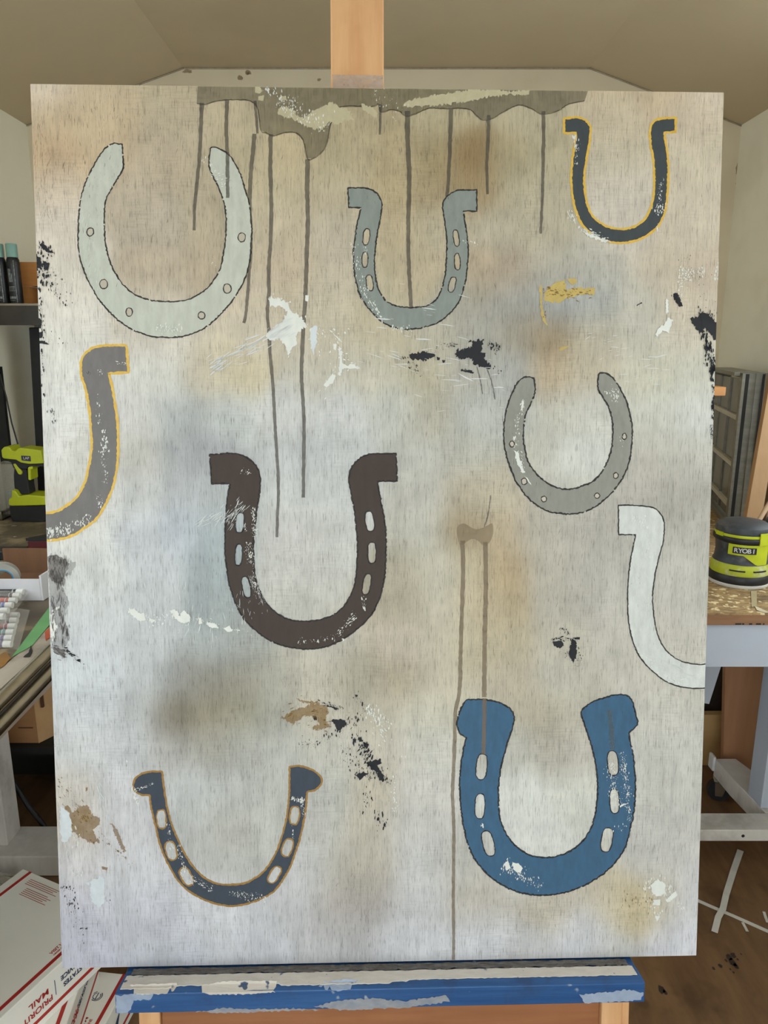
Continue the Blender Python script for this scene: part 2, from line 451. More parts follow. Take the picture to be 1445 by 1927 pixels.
# panel mesh: painted face is a fine grid, with sides and back
T_B = 0.019
me = bpy.data.meshes.new('panel')
gv = np.stack([UU.ravel(), np.zeros(UU.size), VV.ravel()], 1)
ii = np.arange(NX * NZ).reshape(NZ, NX)
quads = np.stack([ii[:-1, :-1], ii[:-1, 1:], ii[1:, 1:], ii[1:, :-1]], -1).reshape(-1, 4)
nb = NX * NZ
bk = np.array([(-W_B / 2, T_B, 0), (W_B / 2, T_B, 0), (W_B / 2, T_B, H_B), (-W_B / 2, T_B, H_B)])
faces = [tuple(int(x) for x in q) for q in quads]
faces += [tuple(range(nb + 3, nb - 1, -1)),
          tuple([int(x) for x in ii[0, ::-1]] + [nb, nb + 1]),
          tuple([int(x) for x in ii[-1, :]] + [nb + 2, nb + 3]),
          tuple([int(x) for x in ii[:, 0]] + [nb + 3, nb]),
          tuple([int(x) for x in ii[::-1, -1]] + [nb + 1, nb + 2])]
me.from_pydata(np.concatenate([gv, bk]).tolist(), [], faces)
att = me.color_attributes.new('wash', 'FLOAT_COLOR', 'POINT')
full = np.ones((nb + 4, 4))
full[:nb, :3] = colr; full[nb:, :3] = (0.5, 0.42, 0.32)
att.data.foreach_set('color', full.ravel())

mp_ = bpy.data.materials.new('washed_wood_panel')
mp_.use_nodes = True
nt = mp_.node_tree
bs = nt.nodes['Principled BSDF']
bs.inputs['Roughness'].default_value = 0.62
bs.inputs['Specular IOR Level'].default_value = 0.25
tc = nt.nodes.new('ShaderNodeTexCoord')
an = nt.nodes.new('ShaderNodeAttribute'); an.attribute_name = 'wash'


def pn(scale, detail, rough):
    mpn = nt.nodes.new('ShaderNodeMapping'); mpn.inputs['Scale'].default_value = scale
    nt.links.new(tc.outputs['Object'], mpn.inputs[0])
    n = nt.nodes.new('ShaderNodeTexNoise'); n.inputs['Scale'].default_value = 1.0
    n.inputs['Detail'].default_value = detail; n.inputs['Roughness'].default_value = rough
    nt.links.new(mpn.outputs[0], n.inputs['Vector'])
    return n.outputs['Fac']


def pr(sock, a, b, lo, hi):
    r = nt.nodes.new('ShaderNodeMapRange'); r.interpolation_type = 'SMOOTHSTEP'
    r.inputs['From Min'].default_value = a; r.inputs['From Max'].default_value = b
    r.inputs['To Min'].default_value = lo; r.inputs['To Max'].default_value = hi
    nt.links.new(sock, r.inputs['Value']); return r.outputs[0]


def pm(a, b, op='MULTIPLY'):
    x = nt.nodes.new('ShaderNodeMath'); x.operation = op
    for k, v in enumerate((a, b)):
        if isinstance(v, (int, float)): x.inputs[k].default_value = v
        else: nt.links.new(v, x.inputs[k])
    return x.outputs[0]


grain = pn((640, 1, 52), 3, 0.65)         # upright wood grain catching paint
grain2 = pn((210, 1, 10), 4, 0.65)
weave = pn((40, 1, 420), 3, 0.6)          # sideways brush marks
blot = pn((26, 1, 22), 6, 0.65)           # mottled washes
patch = pn((9, 1, 8), 4, 0.6)
streak = pn((34, 1, 7), 5, 0.7)
g = pm(pr(grain, .30, .50, .70, 1.05), pr(grain2, .30, .55, .90, 1.03))
wv = pm(pr(weave, .3, .6, -.10, .03), pr(patch, .45, .65, 0.0, 1.0))
g = pm(g, pm(wv, 1.0, 'ADD'))
g = pm(g, pr(blot, .3, .7, .90, 1.09))
g = pm(g, pr(streak, .3, .7, .95, 1.05))
vm = nt.nodes.new('ShaderNodeVectorMath'); vm.operation = 'SCALE'
nt.links.new(an.outputs['Color'], vm.inputs[0]); nt.links.new(g, vm.inputs['Scale'])
# grain lines turn brown where the wash is thin
mx = nt.nodes.new('ShaderNodeMix'); mx.data_type = 'RGBA'
fx = pm(pr(grain, .22, .42, 1.0, 0.0), pr(patch, .40, .62, .12, .60))
nt.links.new(fx, mx.inputs['Factor'])
nt.links.new(vm.outputs[0], mx.inputs[6]); mx.inputs[7].default_value = lin((118, 96, 72))
nt.links.new(mx.outputs[2], bs.inputs['Base Color'])
bpn = nt.nodes.new('ShaderNodeBump'); bpn.inputs['Strength'].default_value = 0.25; bpn.inputs['Distance'].default_value = 0.0006
nt.links.new(pm(grain, grain2, 'ADD'), bpn.inputs['Height']); nt.links.new(bpn.outputs[0], bs.inputs['Normal'])
panel = link('panel', me, painting, mp_)
tag(panel, 'wooden panel with tan and grey washes and a painted-in lavender daylight tint below')

# ------------------------------------------------------------------ paint layers on the panel
LAYER = [0]


def off():
    LAYER[0] += 1
    return -0.00012 - 0.000006 * LAYER[0]


def cat_rom(P, closed=True, step=4.0):
    n = len(P); out = []
    for i in range(n if closed else n - 1):
        if closed:
            p0, p1, p2, p3 = P[(i - 1) % n], P[i], P[(i + 1) % n], P[(i + 2) % n]
        else:
            p0, p1, p2, p3 = P[max(i - 1, 0)], P[i], P[i + 1], P[min(i + 2, n - 1)]
        L = math.hypot(p2[0] - p1[0], p2[1] - p1[1])
        if L < 1e-6: continue
        k = max(1, int(L / step))
        for j in range(k):
            t = j / k
            out.append(tuple(0.5 * (2 * p1[c] + (p2[c] - p0[c]) * t + (2 * p0[c] - 5 * p1[c] + 4 * p2[c] - p3[c]) * t * t
                                    + (3 * p1[c] - p0[c] - 3 * p2[c] + p3[c]) * t ** 3) for c in (0, 1)))
    if not closed: out.append(tuple(P[-1]))
    return out


def crop(ox, oy, pts, k=450.0 / 1445.0):
    return [(ox + p[0] * k, oy + p[1] * k) for p in pts]


EDGE_L = lambda y: 57 + (y - 158) * 60 / 1664.0
EDGE_R = lambda y: 1362 - (y - 174) * 52 / 1624.0


def clampb(p):
    return (min(max(p[0], EDGE_L(p[1]) + .3), EDGE_R(p[1]) - .3), min(max(p[1], 158.6 + (p[0] - 57) * .0123), 1821.5 - (p[0] - 117) * .0201))


def patch_mesh(name, loops, m, parent=painting, y=None):
    """flat paint film from an outer loop and hole loops, given where they lie in the photograph"""
    y = off() if y is None else y
    loops = [[clampb(p) for p in l] for l in loops]
    flat = [p for l in loops for p in l]
    uv = b2n(flat)
    tri = tessellate_polygon([[Vector((uv[i][0], uv[i][1], 0)) for i in range(s, s + len(l))]
                              for s, l in zip(np.cumsum([0] + [len(l) for l in loops[:-1]]), loops)])
    me = bpy.data.meshes.new(name)
    me.from_pydata([(u, y, v) for u, v in uv], [], [tuple(t) for t in tri])
    return link(name, me, parent, m)


def many_mesh(name, polys, m, parent=painting, y=None, label=None):
    y = off() if y is None else y
    flat = [clampb(p) for l in polys for p in l]
    uv = b2n(flat)
    fs = []; s = 0
    for l in polys:
        fs.append(tuple(range(s, s + len(l)))); s += len(l)
    me = bpy.data.meshes.new(name)
    me.from_pydata([(u, y, v) for u, v in uv], [], fs)
    o = link(name, me, parent, m)
    o['kind'] = 'stuff'
    if label: o['label'] = label
    return o


def ribbon(name, P, w, m, parent=painting, closed=True, rough=0.35, jit=0.4, y=None, shift=0.0, step=3.0, gaps=0.0):
    """brush or charcoal stroke of width w (photo px) along P"""
    y = off() if y is None else y
    P = cat_rom(P, closed, step)
    n = len(P)
    L, R = [], []
    for i in range(n):
        a = P[(i - 1) % n] if closed else P[max(i - 1, 0)]
        b = P[(i + 1) % n] if closed else P[min(i + 1, n - 1)]
        tx, ty = b[0] - a[0], b[1] - a[1]
        l = math.hypot(tx, ty) or 1
        nx, ny = -ty / l, tx / l
        ww = w(i / max(1, n - 1)) if callable(w) else w
        wl = ww / 2 * (1 + random.uniform(-rough, rough)) - shift
        wr = ww / 2 * (1 + random.uniform(-rough, rough)) + shift
        jx, jy = random.uniform(-jit, jit), random.uniform(-jit, jit)
        L.append((P[i][0] + nx * wl + jx, P[i][1] + ny * wl + jy)); R.append((P[i][0] - nx * wr + jx, P[i][1] - ny * wr + jy))
    uv = b2n([clampb(p) for p in L + R])
    fs = []
    for i in range(n if closed else n - 1):
        if gaps and random.random() < gaps: continue
        j = (i + 1) % n
        fs.append((i, j, n + j, n + i))
    me = bpy.data.meshes.new(name)
    me.from_pydata([(u, y, v) for u, v in uv], [], fs)
    return link(name, me, parent, m)


def rough_poly(P, amp=2.0, step=3.0, vert=1.6):
    n = len(P); out = []
    for i in range(n):
        a, b = P[i], P[(i + 1) % n]
        k = max(1, int(math.hypot(b[0] - a[0], b[1] - a[1]) / step))
        for j in range(k):
            t = j / k
            out.append((a[0] + (b[0] - a[0]) * t + random.uniform(-amp, amp) * .7, a[1] + (b[1] - a[1]) * t + random.uniform(-amp, amp) * vert * .7))
    return out


def slot(cx, cy, rx, ry, deg, n=20, sq=2.8):
    out = []
    a0 = math.radians(deg)
    for i in range(n):
        t = 2 * math.pi * i / n
        c, s = math.cos(t), math.sin(t)
        x = rx * math.copysign(abs(c) ** (2 / sq), c); y = ry * math.copysign(abs(s) ** (2 / sq), s)
        out.append((cx + x * math.cos(a0) - y * math.sin(a0), cy + x * math.sin(a0) + y * math.cos(a0)))
    return out


def pmat(name, c, c2, rough=0.6, alpha=1.0, sc=(60, 60, 12)):
    return mat(name, c, rough, col2=c2, scale=sc, contrast=0.15, alpha=alpha, spec=0.25, bump=0.0)


M_char = pmat('charcoal_line', (58, 55, 56), (34, 33, 36), alpha=0.86, sc=(300, 300, 300))
M_gold = mat('gold_paint_line', (226, 190, 84), 0.45, col2=(204, 162, 62), scale=(140, 140, 140), contrast=0.3, spec=0.5)
M_gold2 = mat('dull_gold_line', (158, 122, 62), 0.5, col2=(138, 104, 50), scale=(140, 140, 140), contrast=0.3)
M_bare = pmat('bare_wash', (196, 188, 178), (182, 174, 163))
M_bare_t = pmat('bare_tan_wash', (190, 184, 170), (178, 170, 156))


def shoe_paint(name, c, sc=(110, 110, 38)):
    """brushed colour with fine mottling and thin spots along the grain"""
    return mat(name, tuple(v * 1.05 for v in c), 0.6, col2=tuple(v * .91 for v in c), scale=sc, contrast=.25, spec=.25,
               stain=tuple(v * .93 + 3 for v in c), stain_scale=11, stain_amt=.55)


P_mint = shoe_paint('pale_mint_paint', (192, 196, 187))
P_teal = shoe_paint('grey_teal_paint', (136, 144, 141))
P_slate = shoe_paint('dark_slate_paint', (66, 73, 78))
P_grey = shoe_paint('mid_grey_paint', (118, 116, 116))
P_brown = shoe_paint('brown_grey_paint', (68, 58, 54))
P_taupe = shoe_paint('taupe_paint', (144, 144, 138))
P_white = shoe_paint('pale_grey_white_paint', (206, 210, 208))
P_blue = shoe_paint('steel_blue_paint', (63, 98, 129))
P_indigo = shoe_paint('slate_indigo_paint', (62, 71, 84))

SHOES = []


def horseshoe(label, pts, m, o, holes=(), line=None, lw=3.4, round_holes=(), k=450.0 / 1445.0, path=None, hole_fill=None, hlw=None, shift=0.0):
    P = crop(o[0], o[1], pts, k)
    outer = cat_rom(P, True, 4.0)
    outer = [(x + random.uniform(-.35, .35), y + random.uniform(-.35, .35)) for x, y in outer]
    hl = [crop(o[0], o[1], slot(*h), k) for h in holes]
    root = patch_mesh('painted_horseshoe', [outer] + hl, m)
    root['label'] = label
    hlw = hlw or lw * .8
    yy = off()
    if path is None:
        ch = line is M_char
        ribbon('outline', P, lw * (1.15 if ch else 1), line, root, True, y=yy, shift=shift, rough=.55 if ch else .3, jit=.6 if ch else .4, gaps=.02 if ch else 0)
    else:
        ribbon('outline', crop(o[0], o[1], path, k), lw, line, root, False, y=yy, shift=shift)
    for h in hl:
        ribbon('hole_outline', h, hlw, line, root, True, rough=.5, y=yy)
    for h in round_holes:
        q = crop(o[0], o[1], slot(h[0], h[1], h[2], h[3], 0, 14, 2.0), k)
        if hole_fill: patch_mesh('nail_hole', [q], hole_fill, root, y=yy)
        ribbon('hole_outline', q, hlw, line, root, True, rough=.5, y=yy - .00003)
    SHOES.append(root)
    return root


def D(*pts):
    """pts given as tuples; a tuple with a third item is a sharp corner"""
    out = []
    for p in pts:
        out.append((p[0], p[1]))
        if len(p) > 2: out.append((p[0], p[1]))
    return out


# --- washes and drips come first, under the horseshoes
M_wash = pmat('grey_brown_wash', (118, 110, 90), (106, 98, 80), alpha=0.46, sc=(40, 40, 20))
M_wash_edge = pmat('wash_edge', (96, 86, 72), (84, 76, 66), alpha=0.55)
M_drip = pmat('grey_drip', (98, 93, 86), (86, 81, 76), alpha=0.58, sc=(80, 80, 18))
M_tan_drip = pmat('tan_drip', (140, 124, 104), (126, 112, 94), alpha=0.58, sc=(80, 80, 18))
wash_low = [(372, 168), (370, 195), (385, 197), (410, 190), (440, 188), (470, 190), (484, 203), (491, 245), (500, 250), (515, 256),
            (535, 250), (556, 250), (570, 264), (578, 298), (590, 298), (608, 284), (617, 262), (622, 235), (640, 202), (700, 201), (712, 196),
            (716, 211), (735, 207), (750, 209), (766, 219), (785, 213), (808, 204), (845, 205), (862, 204), (885, 207), (905, 225), (925, 224),
            (945, 212), (975, 198), (1000, 205), (1020, 215), (1050, 209), (1070, 196), (1100, 190), (1106, 172)]
tag(patch_mesh('paint_wash', [[(372, 160)] + wash_low[1:] + [(1105, 169)]], M_wash), 'grey brown wash along the top edge')
ribbon('wash_edge', wash_low[1:-1], 2.4, M_wash_edge, painting, False)
tag(patch_mesh('paint_wash', [cat_rom([(860, 992), (872, 985), (895, 996), (915, 990), (926, 985), (928, 1003), (920, 1022), (908, 1026), (900, 1018), (888, 1014), (878, 1020), (866, 1026), (860, 1008)])],
               pmat('thin_tan_wash', (150, 132, 108), (138, 120, 98), alpha=.38)), 'tan wash the two lower drips start from')
M_stain = pmat('grey_ink_wash', (116, 109, 106), (98, 92, 90), alpha=0.55, sc=(90, 90, 14))
M_stain2 = pmat('pale_ink_wash', (150, 146, 146), (136, 132, 130), alpha=0.34, sc=(90, 90, 14))
tag(patch_mesh('ink_stain', [rough_poly([(90, 1046), (104, 1043), (118, 1048), (131, 1060), (126, 1075), (118, 1092), (112, 1100), (104, 1098), (96, 1090), (91, 1080)], 2.2)], M_stain), 'dark grey ink stain on the left edge')
patch_mesh('ink_stain', [rough_poly([(91, 1080), (100, 1085), (122, 1090), (116, 1108), (127, 1122), (130, 1136), (123, 1150), (120, 1164), (128, 1180), (131, 1200), (126, 1212), (118, 1234), (104, 1222), (98, 1205), (95, 1150), (93, 1110)], 1.6)], M_stain2)
patch_mesh('ink_stain', [rough_poly([(100, 1216), (122, 1223), (123, 1238), (101, 1228)], 1.2)], M_stain)
patch_mesh('ink_stain', [rough_poly([(131, 1055), (143, 1058), (140, 1070), (133, 1082), (124, 1084)], 1.6)], M_stain2)

C1, C2, C3, C4 = (50, 150), (480, 150), (920, 150), (490, 530)
DRIPS = [(C1, [(1060, 140), (1052, 300), (1045, 470), (1028, 640), (1015, 780), (1013, 910)], 7.2),
         (C1, [(1210, 125), (1207, 300), (1213, 450), (1215, 600), (1215, 715)], 7.0),
         (C1, [(1380, 128), (1388, 230), (1396, 325)], 5.5),
         (C1, [(1376, 326), (1366, 450), (1350, 640), (1350, 800), (1356, 1000), (1346, 1150), (1335, 1300), (1325, 1420), (1312, 1470)], 7.4),
         (C4, [(62, -890), (60, -700), (66, -450), (62, -250), (50, -80), (52, 60), (42, 180), (50, 290), (60, 450), (75, 620), (85, 800), (95, 980), (106, 1150), (108, 1300), (102, 1450), (100, 1545)], 7.0),
         (C4, [(285, -740), (283, -570), (287, -370), (280, -180), (272, 100), (262, 230), (255, 380), (248, 550), (255, 700), (264, 830), (262, 1000), (260, 1150), (260, 1305)], 8.0),
         (C2, [(757, 150), (756, 260), (752, 332)], 4.8),
         (C2, [(922, 190), (920, 350), (930, 550), (928, 750), (925, 950), (930, 1150), (938, 1300), (943, 1372)], 8.6),
         (C2, [(1183, 180), (1178, 350), (1172, 520), (1165, 640), (1158, 705)], 7.6),
         (C2, [(1410, 215), (1408, 350), (1400, 500), (1405, 692)], 6.6),
         (C3, [(328, 190), (330, 350), (325, 550), (322, 700), (318, 820), (312, 930)], 6.6)]
for o, P, w in DRIPS:
    ribbon('paint_drip', crop(o[0], o[1], P), (lambda t, w=w: w * (1.12 - .35 * t)), M_drip, painting, False, rough=.16, jit=.35, step=5)
ribbon('paint_drip', [(870, 1018), (871, 1080), (868, 1180), (866, 1250)] + crop(800, 1270, [(213, 20), (203, 120), (183, 220), (178, 380), (170, 600), (165, 740), (172, 900), (172, 1100), (170, 1350), (172, 1606)]) + [(853, 1806)],
       (lambda t: 8.4 - 3.0 * t), M_tan_drip, painting, False, rough=.15, jit=.3, step=5)
ribbon('paint_drip', [(913, 1020), (914, 1100), (912, 1200), (911, 1312)], 8.4, M_tan_drip, painting, False, rough=.15, jit=.3, step=5)
M_thin = pmat('thin_black_trickle', (92, 92, 94), (76, 76, 78), alpha=0.5)
for P in ([(897, 690), (903, 712), (908, 742)], [(916, 692), (925, 720), (931, 752)], [(923, 932), (919, 965), (911, 992)]):
    ribbon('paint_drip', P, 2.2, M_thin, painting, False, rough=.5)

# --- the nine horseshoes
horseshoe('pale mint horseshoe with six nail rings', D((510, 390), (540, 385), (578, 392, 1), (582, 440), (586, 500), (580, 545), (545, 605), (510, 665), (485, 710), (472, 770),
          (470, 860), (473, 940), (485, 1030), (510, 1115), (545, 1185), (585, 1240), (640, 1290), (710, 1322), (790, 1338), (870, 1341), (950, 1335), (1010, 1315),
          (1070, 1278), (1130, 1215), (1170, 1140), (1190, 1050), (1203, 950), (1206, 860), (1200, 780), (1185, 720), (1165, 660), (1135, 600), (1108, 545), (1103, 490), (1108, 440),
          (1115, 410), (1140, 410), (1180, 425), (1215, 447), (1250, 490), (1285, 555), (1310, 630), (1335, 710), (1352, 800), (1360, 900), (1357, 1000), (1345, 1110), (1320, 1200),
          (1280, 1280), (1225, 1360), (1160, 1430), (1085, 1495), (1000, 1535), (920, 1555), (840, 1557), (760, 1553), (690, 1530), (620, 1500), (550, 1450), (480, 1380), (420, 1300),
          (365, 1200), (330, 1100), (312, 1000), (313, 900), (318, 800), (330, 710), (350, 640), (380, 570), (410, 510), (440, 460), (475, 415)),
          P_mint, (50, 150), line=M_char, lw=2.3, hlw=1.9, hole_fill=M_bare_t,
          round_holes=[(385, 920, 21, 26), (1300, 953, 22, 28), (466, 1235, 24, 28), (1213, 1263, 24, 29), (620, 1404, 20, 26), (1057, 1425, 22, 22)])
horseshoe('grey teal horseshoe with six slots', D((560, 655, 1), (640, 653), (690, 660), (730, 682), (755, 715), (766, 760), (760, 820), (748, 880), (738, 940), (728, 1000), (722, 1070), (723, 1150),
          (732, 1220), (755, 1285), (790, 1335), (840, 1362), (900, 1375), (970, 1377), (1035, 1367), (1080, 1340), (1112, 1300), (1135, 1240), (1148, 1170), (1155, 1100), (1158, 1030), (1157, 960),
          (1150, 890), (1140, 820), (1133, 765), (1140, 730), (1165, 700), (1205, 675), (1250, 667), (1338, 665, 1), (1341, 795, 1), (1258, 793, 1), (1268, 860), (1278, 920), (1284, 980), (1289, 1040),
          (1283, 1110), (1278, 1170), (1268, 1230), (1245, 1310), (1210, 1375), (1165, 1420), (1110, 1465), (1040, 1490), (970, 1505), (900, 1508), (830, 1495), (770, 1465), (715, 1415), (665, 1355),
          (630, 1290), (608, 1215), (597, 1130), (595, 1040), (602, 970), (612, 900), (625, 830), (640, 775, 1), (566, 772, 1)),
          P_teal, C2, [(672, 950, 20, 50, 8), (664, 1088, 18, 47, 2), (692, 1228, 20, 48, -8), (1215, 958, 17, 50, -7), (1222, 1100, 17, 50, -2), (1190, 1238, 20, 47, 14)], M_char, 2.3, hlw=1.8)
horseshoe('dark slate horseshoe edged in bright gold', D((450, 233, 1), (520, 225), (565, 232), (600, 255), (617, 290), (615, 350), (605, 420), (592, 490), (582, 560), (580, 620), (585, 690), (600, 760),
          (625, 815), (665, 855), (720, 885), (790, 898), (850, 893), (900, 872), (940, 835), (970, 780), (988, 720), (995, 640), (993, 560), (988, 480), (975, 410), (968, 340), (972, 290), (990, 255),
          (1025, 235), (1075, 228), (1133, 228, 1), (1130, 322, 1), (1062, 322, 1), (1072, 380), (1082, 450), (1088, 530), (1087, 600), (1082, 680), (1075, 760), (1060, 820), (1030, 880), (980, 930),
          (920, 965), (850, 985), (780, 990), (710, 980), (650, 960), (600, 920), (560, 880), (530, 820), (510, 750), (497, 670), (493, 590), (498, 510), (508, 430), (518, 360), (520, 325, 1), (450, 327, 1)),
          P_slate, C3, line=M_gold, lw=4.4, shift=-1.2)
g_in = [(85, 1083), (150, 1072), (200, 1045), (250, 1010), (290, 965), (315, 915), (335, 860), (352, 780), (365, 700), (365, 620), (358, 530), (352, 450), (340, 380), (325, 310), (305, 250), (300, 190),
        (310, 140), (340, 105), (380, 80), (430, 70), (500, 68), (566, 68, 1), (580, 222, 1), (460, 230, 1), (475, 290), (490, 370), (500, 430), (512, 520), (516, 620), (516, 700), (512, 780), (495, 880),
        (470, 960), (425, 1050), (380, 1115), (320, 1160), (250, 1205), (170, 1230), (88, 1238)]
horseshoe('mid grey half horseshoe edged in gold, cut by the left edge', D(*g_in), P_grey, (60, 630), line=M_gold, lw=4.8, path=D(*g_in), shift=1.6)
horseshoe('dark brown grey horseshoe with six slots', D((47, 242, 1), (120, 236), (190, 235), (240, 245), (285, 268), (320, 300), (345, 345), (353, 400), (348, 470), (338, 540), (328, 610), (320, 690), (312, 770),
          (312, 860), (318, 950), (335, 1030), (365, 1100), (405, 1160), (460, 1205), (520, 1235), (590, 1247), (670, 1245), (740, 1232), (800, 1205), (850, 1165), (890, 1105), (918, 1040), (932, 960), (938, 870),
          (940, 780), (932, 690), (925, 610), (912, 530), (898, 460), (887, 400), (892, 350), (915, 305), (950, 268), (990, 245), (1050, 238), (1173, 235, 1), (1180, 402, 1), (1060, 405, 1), (1072, 470), (1085, 540),
          (1098, 610), (1110, 690), (1112, 780), (1110, 880), (1105, 970), (1090, 1050), (1065, 1130), (1030, 1200), (975, 1265), (910, 1320), (840, 1365), (760, 1400), (680, 1415), (590, 1415), (500, 1400),
          (430, 1375), (370, 1340), (310, 1290), (255, 1235), (215, 1165), (185, 1090), (160, 1000), (145, 900), (138, 800), (140, 700), (145, 600), (155, 500), (170, 418, 1), (58, 418, 1)),
          P_brown, (380, 780), [(229, 653, 26, 62, 6), (222, 848, 22, 64, 3), (268, 1043, 24, 64, -12), (1013, 645, 26, 62, -8), (1027, 835, 25, 64, 0), (996, 1025, 24, 64, 10)], M_char, 2.4, hlw=2.2)
horseshoe('taupe grey horseshoe with six round holes', D((285, 255), (335, 262, 1), (343, 320), (338, 370), (315, 420), (290, 470), (276, 530), (272, 600), (278, 680), (295, 750), (325, 810), (370, 860), (430, 905), (500, 930),
          (570, 930), (640, 910), (700, 880), (750, 820), (785, 750), (805, 680), (812, 600), (808, 520), (795, 460), (770, 405), (740, 360), (722, 320), (722, 270), (728, 232, 1), (760, 230), (800, 250), (835, 290),
          (870, 350), (900, 420), (920, 500), (930, 580), (925, 680), (910, 770), (880, 850), (835, 920), (780, 980), (710, 1035), (640, 1070), (570, 1083), (500, 1080), (430, 1070), (370, 1040), (310, 995),
          (255, 930), (210, 850), (178, 760), (158, 680), (153, 600), (160, 500), (178, 420), (205, 350), (240, 285)),
          P_taupe, (900, 630), line=M_char, lw=2.5, hlw=1.9, hole_fill=M_bare,
          round_holes=[(203, 660, 14, 18), (277, 886, 17, 19), (395, 993, 16, 18), (717, 972, 16, 16), (830, 851, 14, 18), (882, 614, 13, 18)])
w_out = [(1373, 1989), (1330, 1992), (1270, 1984), (1210, 1965), (1165, 1934), (1120, 1889), (1090, 1830), (1070, 1760), (1058, 1679), (1052, 1606), (1055, 1540), (1065, 1460), (1080, 1390), (1100, 1310), (1118, 1240),
         (1124, 1160), (1115, 1110), (1090, 1070), (1055, 1045), (1000, 1035), (920, 1030), (845, 1030, 1), (847, 1207, 1), (950, 1208, 1), (932, 1290), (918, 1370), (908, 1450), (903, 1540), (902, 1580), (903, 1680),
         (912, 1760), (930, 1840), (960, 1920), (1000, 1979), (1050, 2030), (1110, 2080), (1170, 2110), (1240, 2130), (1310, 2136), (1371, 2134)]
horseshoe('pale grey half horseshoe cut by the right edge', D(*w_out), P_white, (900, 630), line=M_char, lw=2.5, path=D(*w_out))
horseshoe('steel blue horseshoe with six slots', D((240, 160), (265, 148), (330, 147), (400, 155), (460, 172), (505, 200), (533, 235), (535, 285), (520, 340), (500, 400), (480, 470), (462, 540), (450, 610), (443, 690), (443, 770),
          (450, 850), (470, 920), (505, 985), (555, 1040), (610, 1078), (670, 1098), (740, 1103), (810, 1090), (880, 1062), (940, 1015), (985, 955), (1015, 890), (1032, 810), (1040, 720), (1040, 630), (1030, 540),
          (1010, 450), (990, 380), (965, 310), (945, 250), (945, 215), (975, 185), (1030, 155), (1090, 135), (1150, 120), (1200, 120), (1240, 140), (1260, 190), (1275, 250), (1285, 290), (1265, 320), (1230, 348, 1),
          (1240, 410), (1255, 480), (1265, 560), (1270, 650), (1268, 750), (1258, 840), (1240, 920), (1225, 990), (1200, 1060), (1150, 1130), (1090, 1190), (1010, 1245), (930, 1285), (850, 1312), (770, 1328),
          (690, 1330), (610, 1322), (540, 1305), (470, 1272), (400, 1225), (340, 1165), (290, 1095), (255, 1010), (235, 930), (220, 840), (210, 740), (208, 640), (215, 550), (230, 460), (248, 378, 1), (210, 350),
          (193, 310), (197, 260), (215, 205)),
          P_blue, (800, 1270), [(341, 555, 33, 78, 6), (331, 793, 30, 75, 2), (381, 1018, 34, 78, -14), (1134, 533, 32, 75, -5), (1143, 763, 28, 74, -3), (1097, 996, 34, 74, 10)], M_char, 2.5, hlw=2.0)
horseshoe('dark indigo horseshoe edged in dull gold', D((165, 330), (180, 298), (215, 275), (260, 263), (338, 262, 1), (345, 330), (355, 400), (368, 480), (385, 550), (410, 620), (440, 690), (475, 760), (520, 830), (570, 885),
          (630, 925), (700, 945), (770, 945), (840, 935), (910, 900), (965, 850), (1005, 790), (1040, 720), (1065, 640), (1085, 560), (1098, 480), (1105, 400), (1107, 320), (1108, 235, 1), (1165, 228), (1220, 243),
          (1265, 265), (1295, 295), (1303, 320), (1290, 350), (1260, 375), (1215, 385, 1), (1210, 440), (1200, 520), (1185, 600), (1165, 680), (1140, 760), (1110, 840), (1070, 910), (1020, 980), (960, 1020), (890, 1050),
          (820, 1068), (750, 1075), (680, 1065), (610, 1045), (540, 1010), (480, 970), (430, 915), (390, 850), (355, 780), (325, 700), (305, 620), (285, 540), (270, 470), (262, 405, 1), (225, 405), (185, 390), (165, 365)),
          P_indigo, (200, 1370), [(334, 550, 29, 58, -4), (392, 742, 32, 58, -15), (484, 896, 32, 58, -28), (1138, 527, 28, 55, 6), (1094, 722, 30, 55, 17), (1016, 886, 28, 55, 33)], M_gold2, 3.6, hlw=2.8)
# two drips run on over the blue and the pale shoe
ribbon('paint_drip', crop(800, 1270, [(357, 140), (357, 300), (352, 450), (350, 478)]), 7.6, M_tan_drip, painting, False, rough=.15)
ribbon('paint_drip', crop(50, 150, [(1213, 440), (1215, 600), (1215, 715)]), 6.6, M_drip, painting, False, rough=.15)
ribbon('paint_drip', crop(800, 1270, [(1110, 210), (1125, 330), (1130, 450)]), 9, pmat('faint_olive', (104, 116, 122), (92, 106, 118), alpha=.5), painting, False, rough=.3)

# --- splashes, dry-brush flecks and rubbed scratches lie on top
M_white = pmat('white_paint', (228, 230, 226), (214, 218, 216), sc=(120, 120, 60))
M_cool = pmat('cool_white_paint', (226, 234, 240), (212, 222, 232), alpha=0.95, sc=(60, 60, 30))
M_cream = pmat('cream_paint', (206, 198, 170), (190, 182, 152), alpha=0.92, sc=(120, 120, 40))
M_black = pmat('blue_black_paint', (44, 45, 50), (34, 35, 40))
M_yel = pmat('yellow_ochre_paint', (212, 188, 112), (190, 168, 106), alpha=0.92, sc=(120, 120, 60))
M_och = pmat('brown_ochre_wash', (152, 118, 54), (136, 102, 46), alpha=0.52, sc=(120, 120, 60))

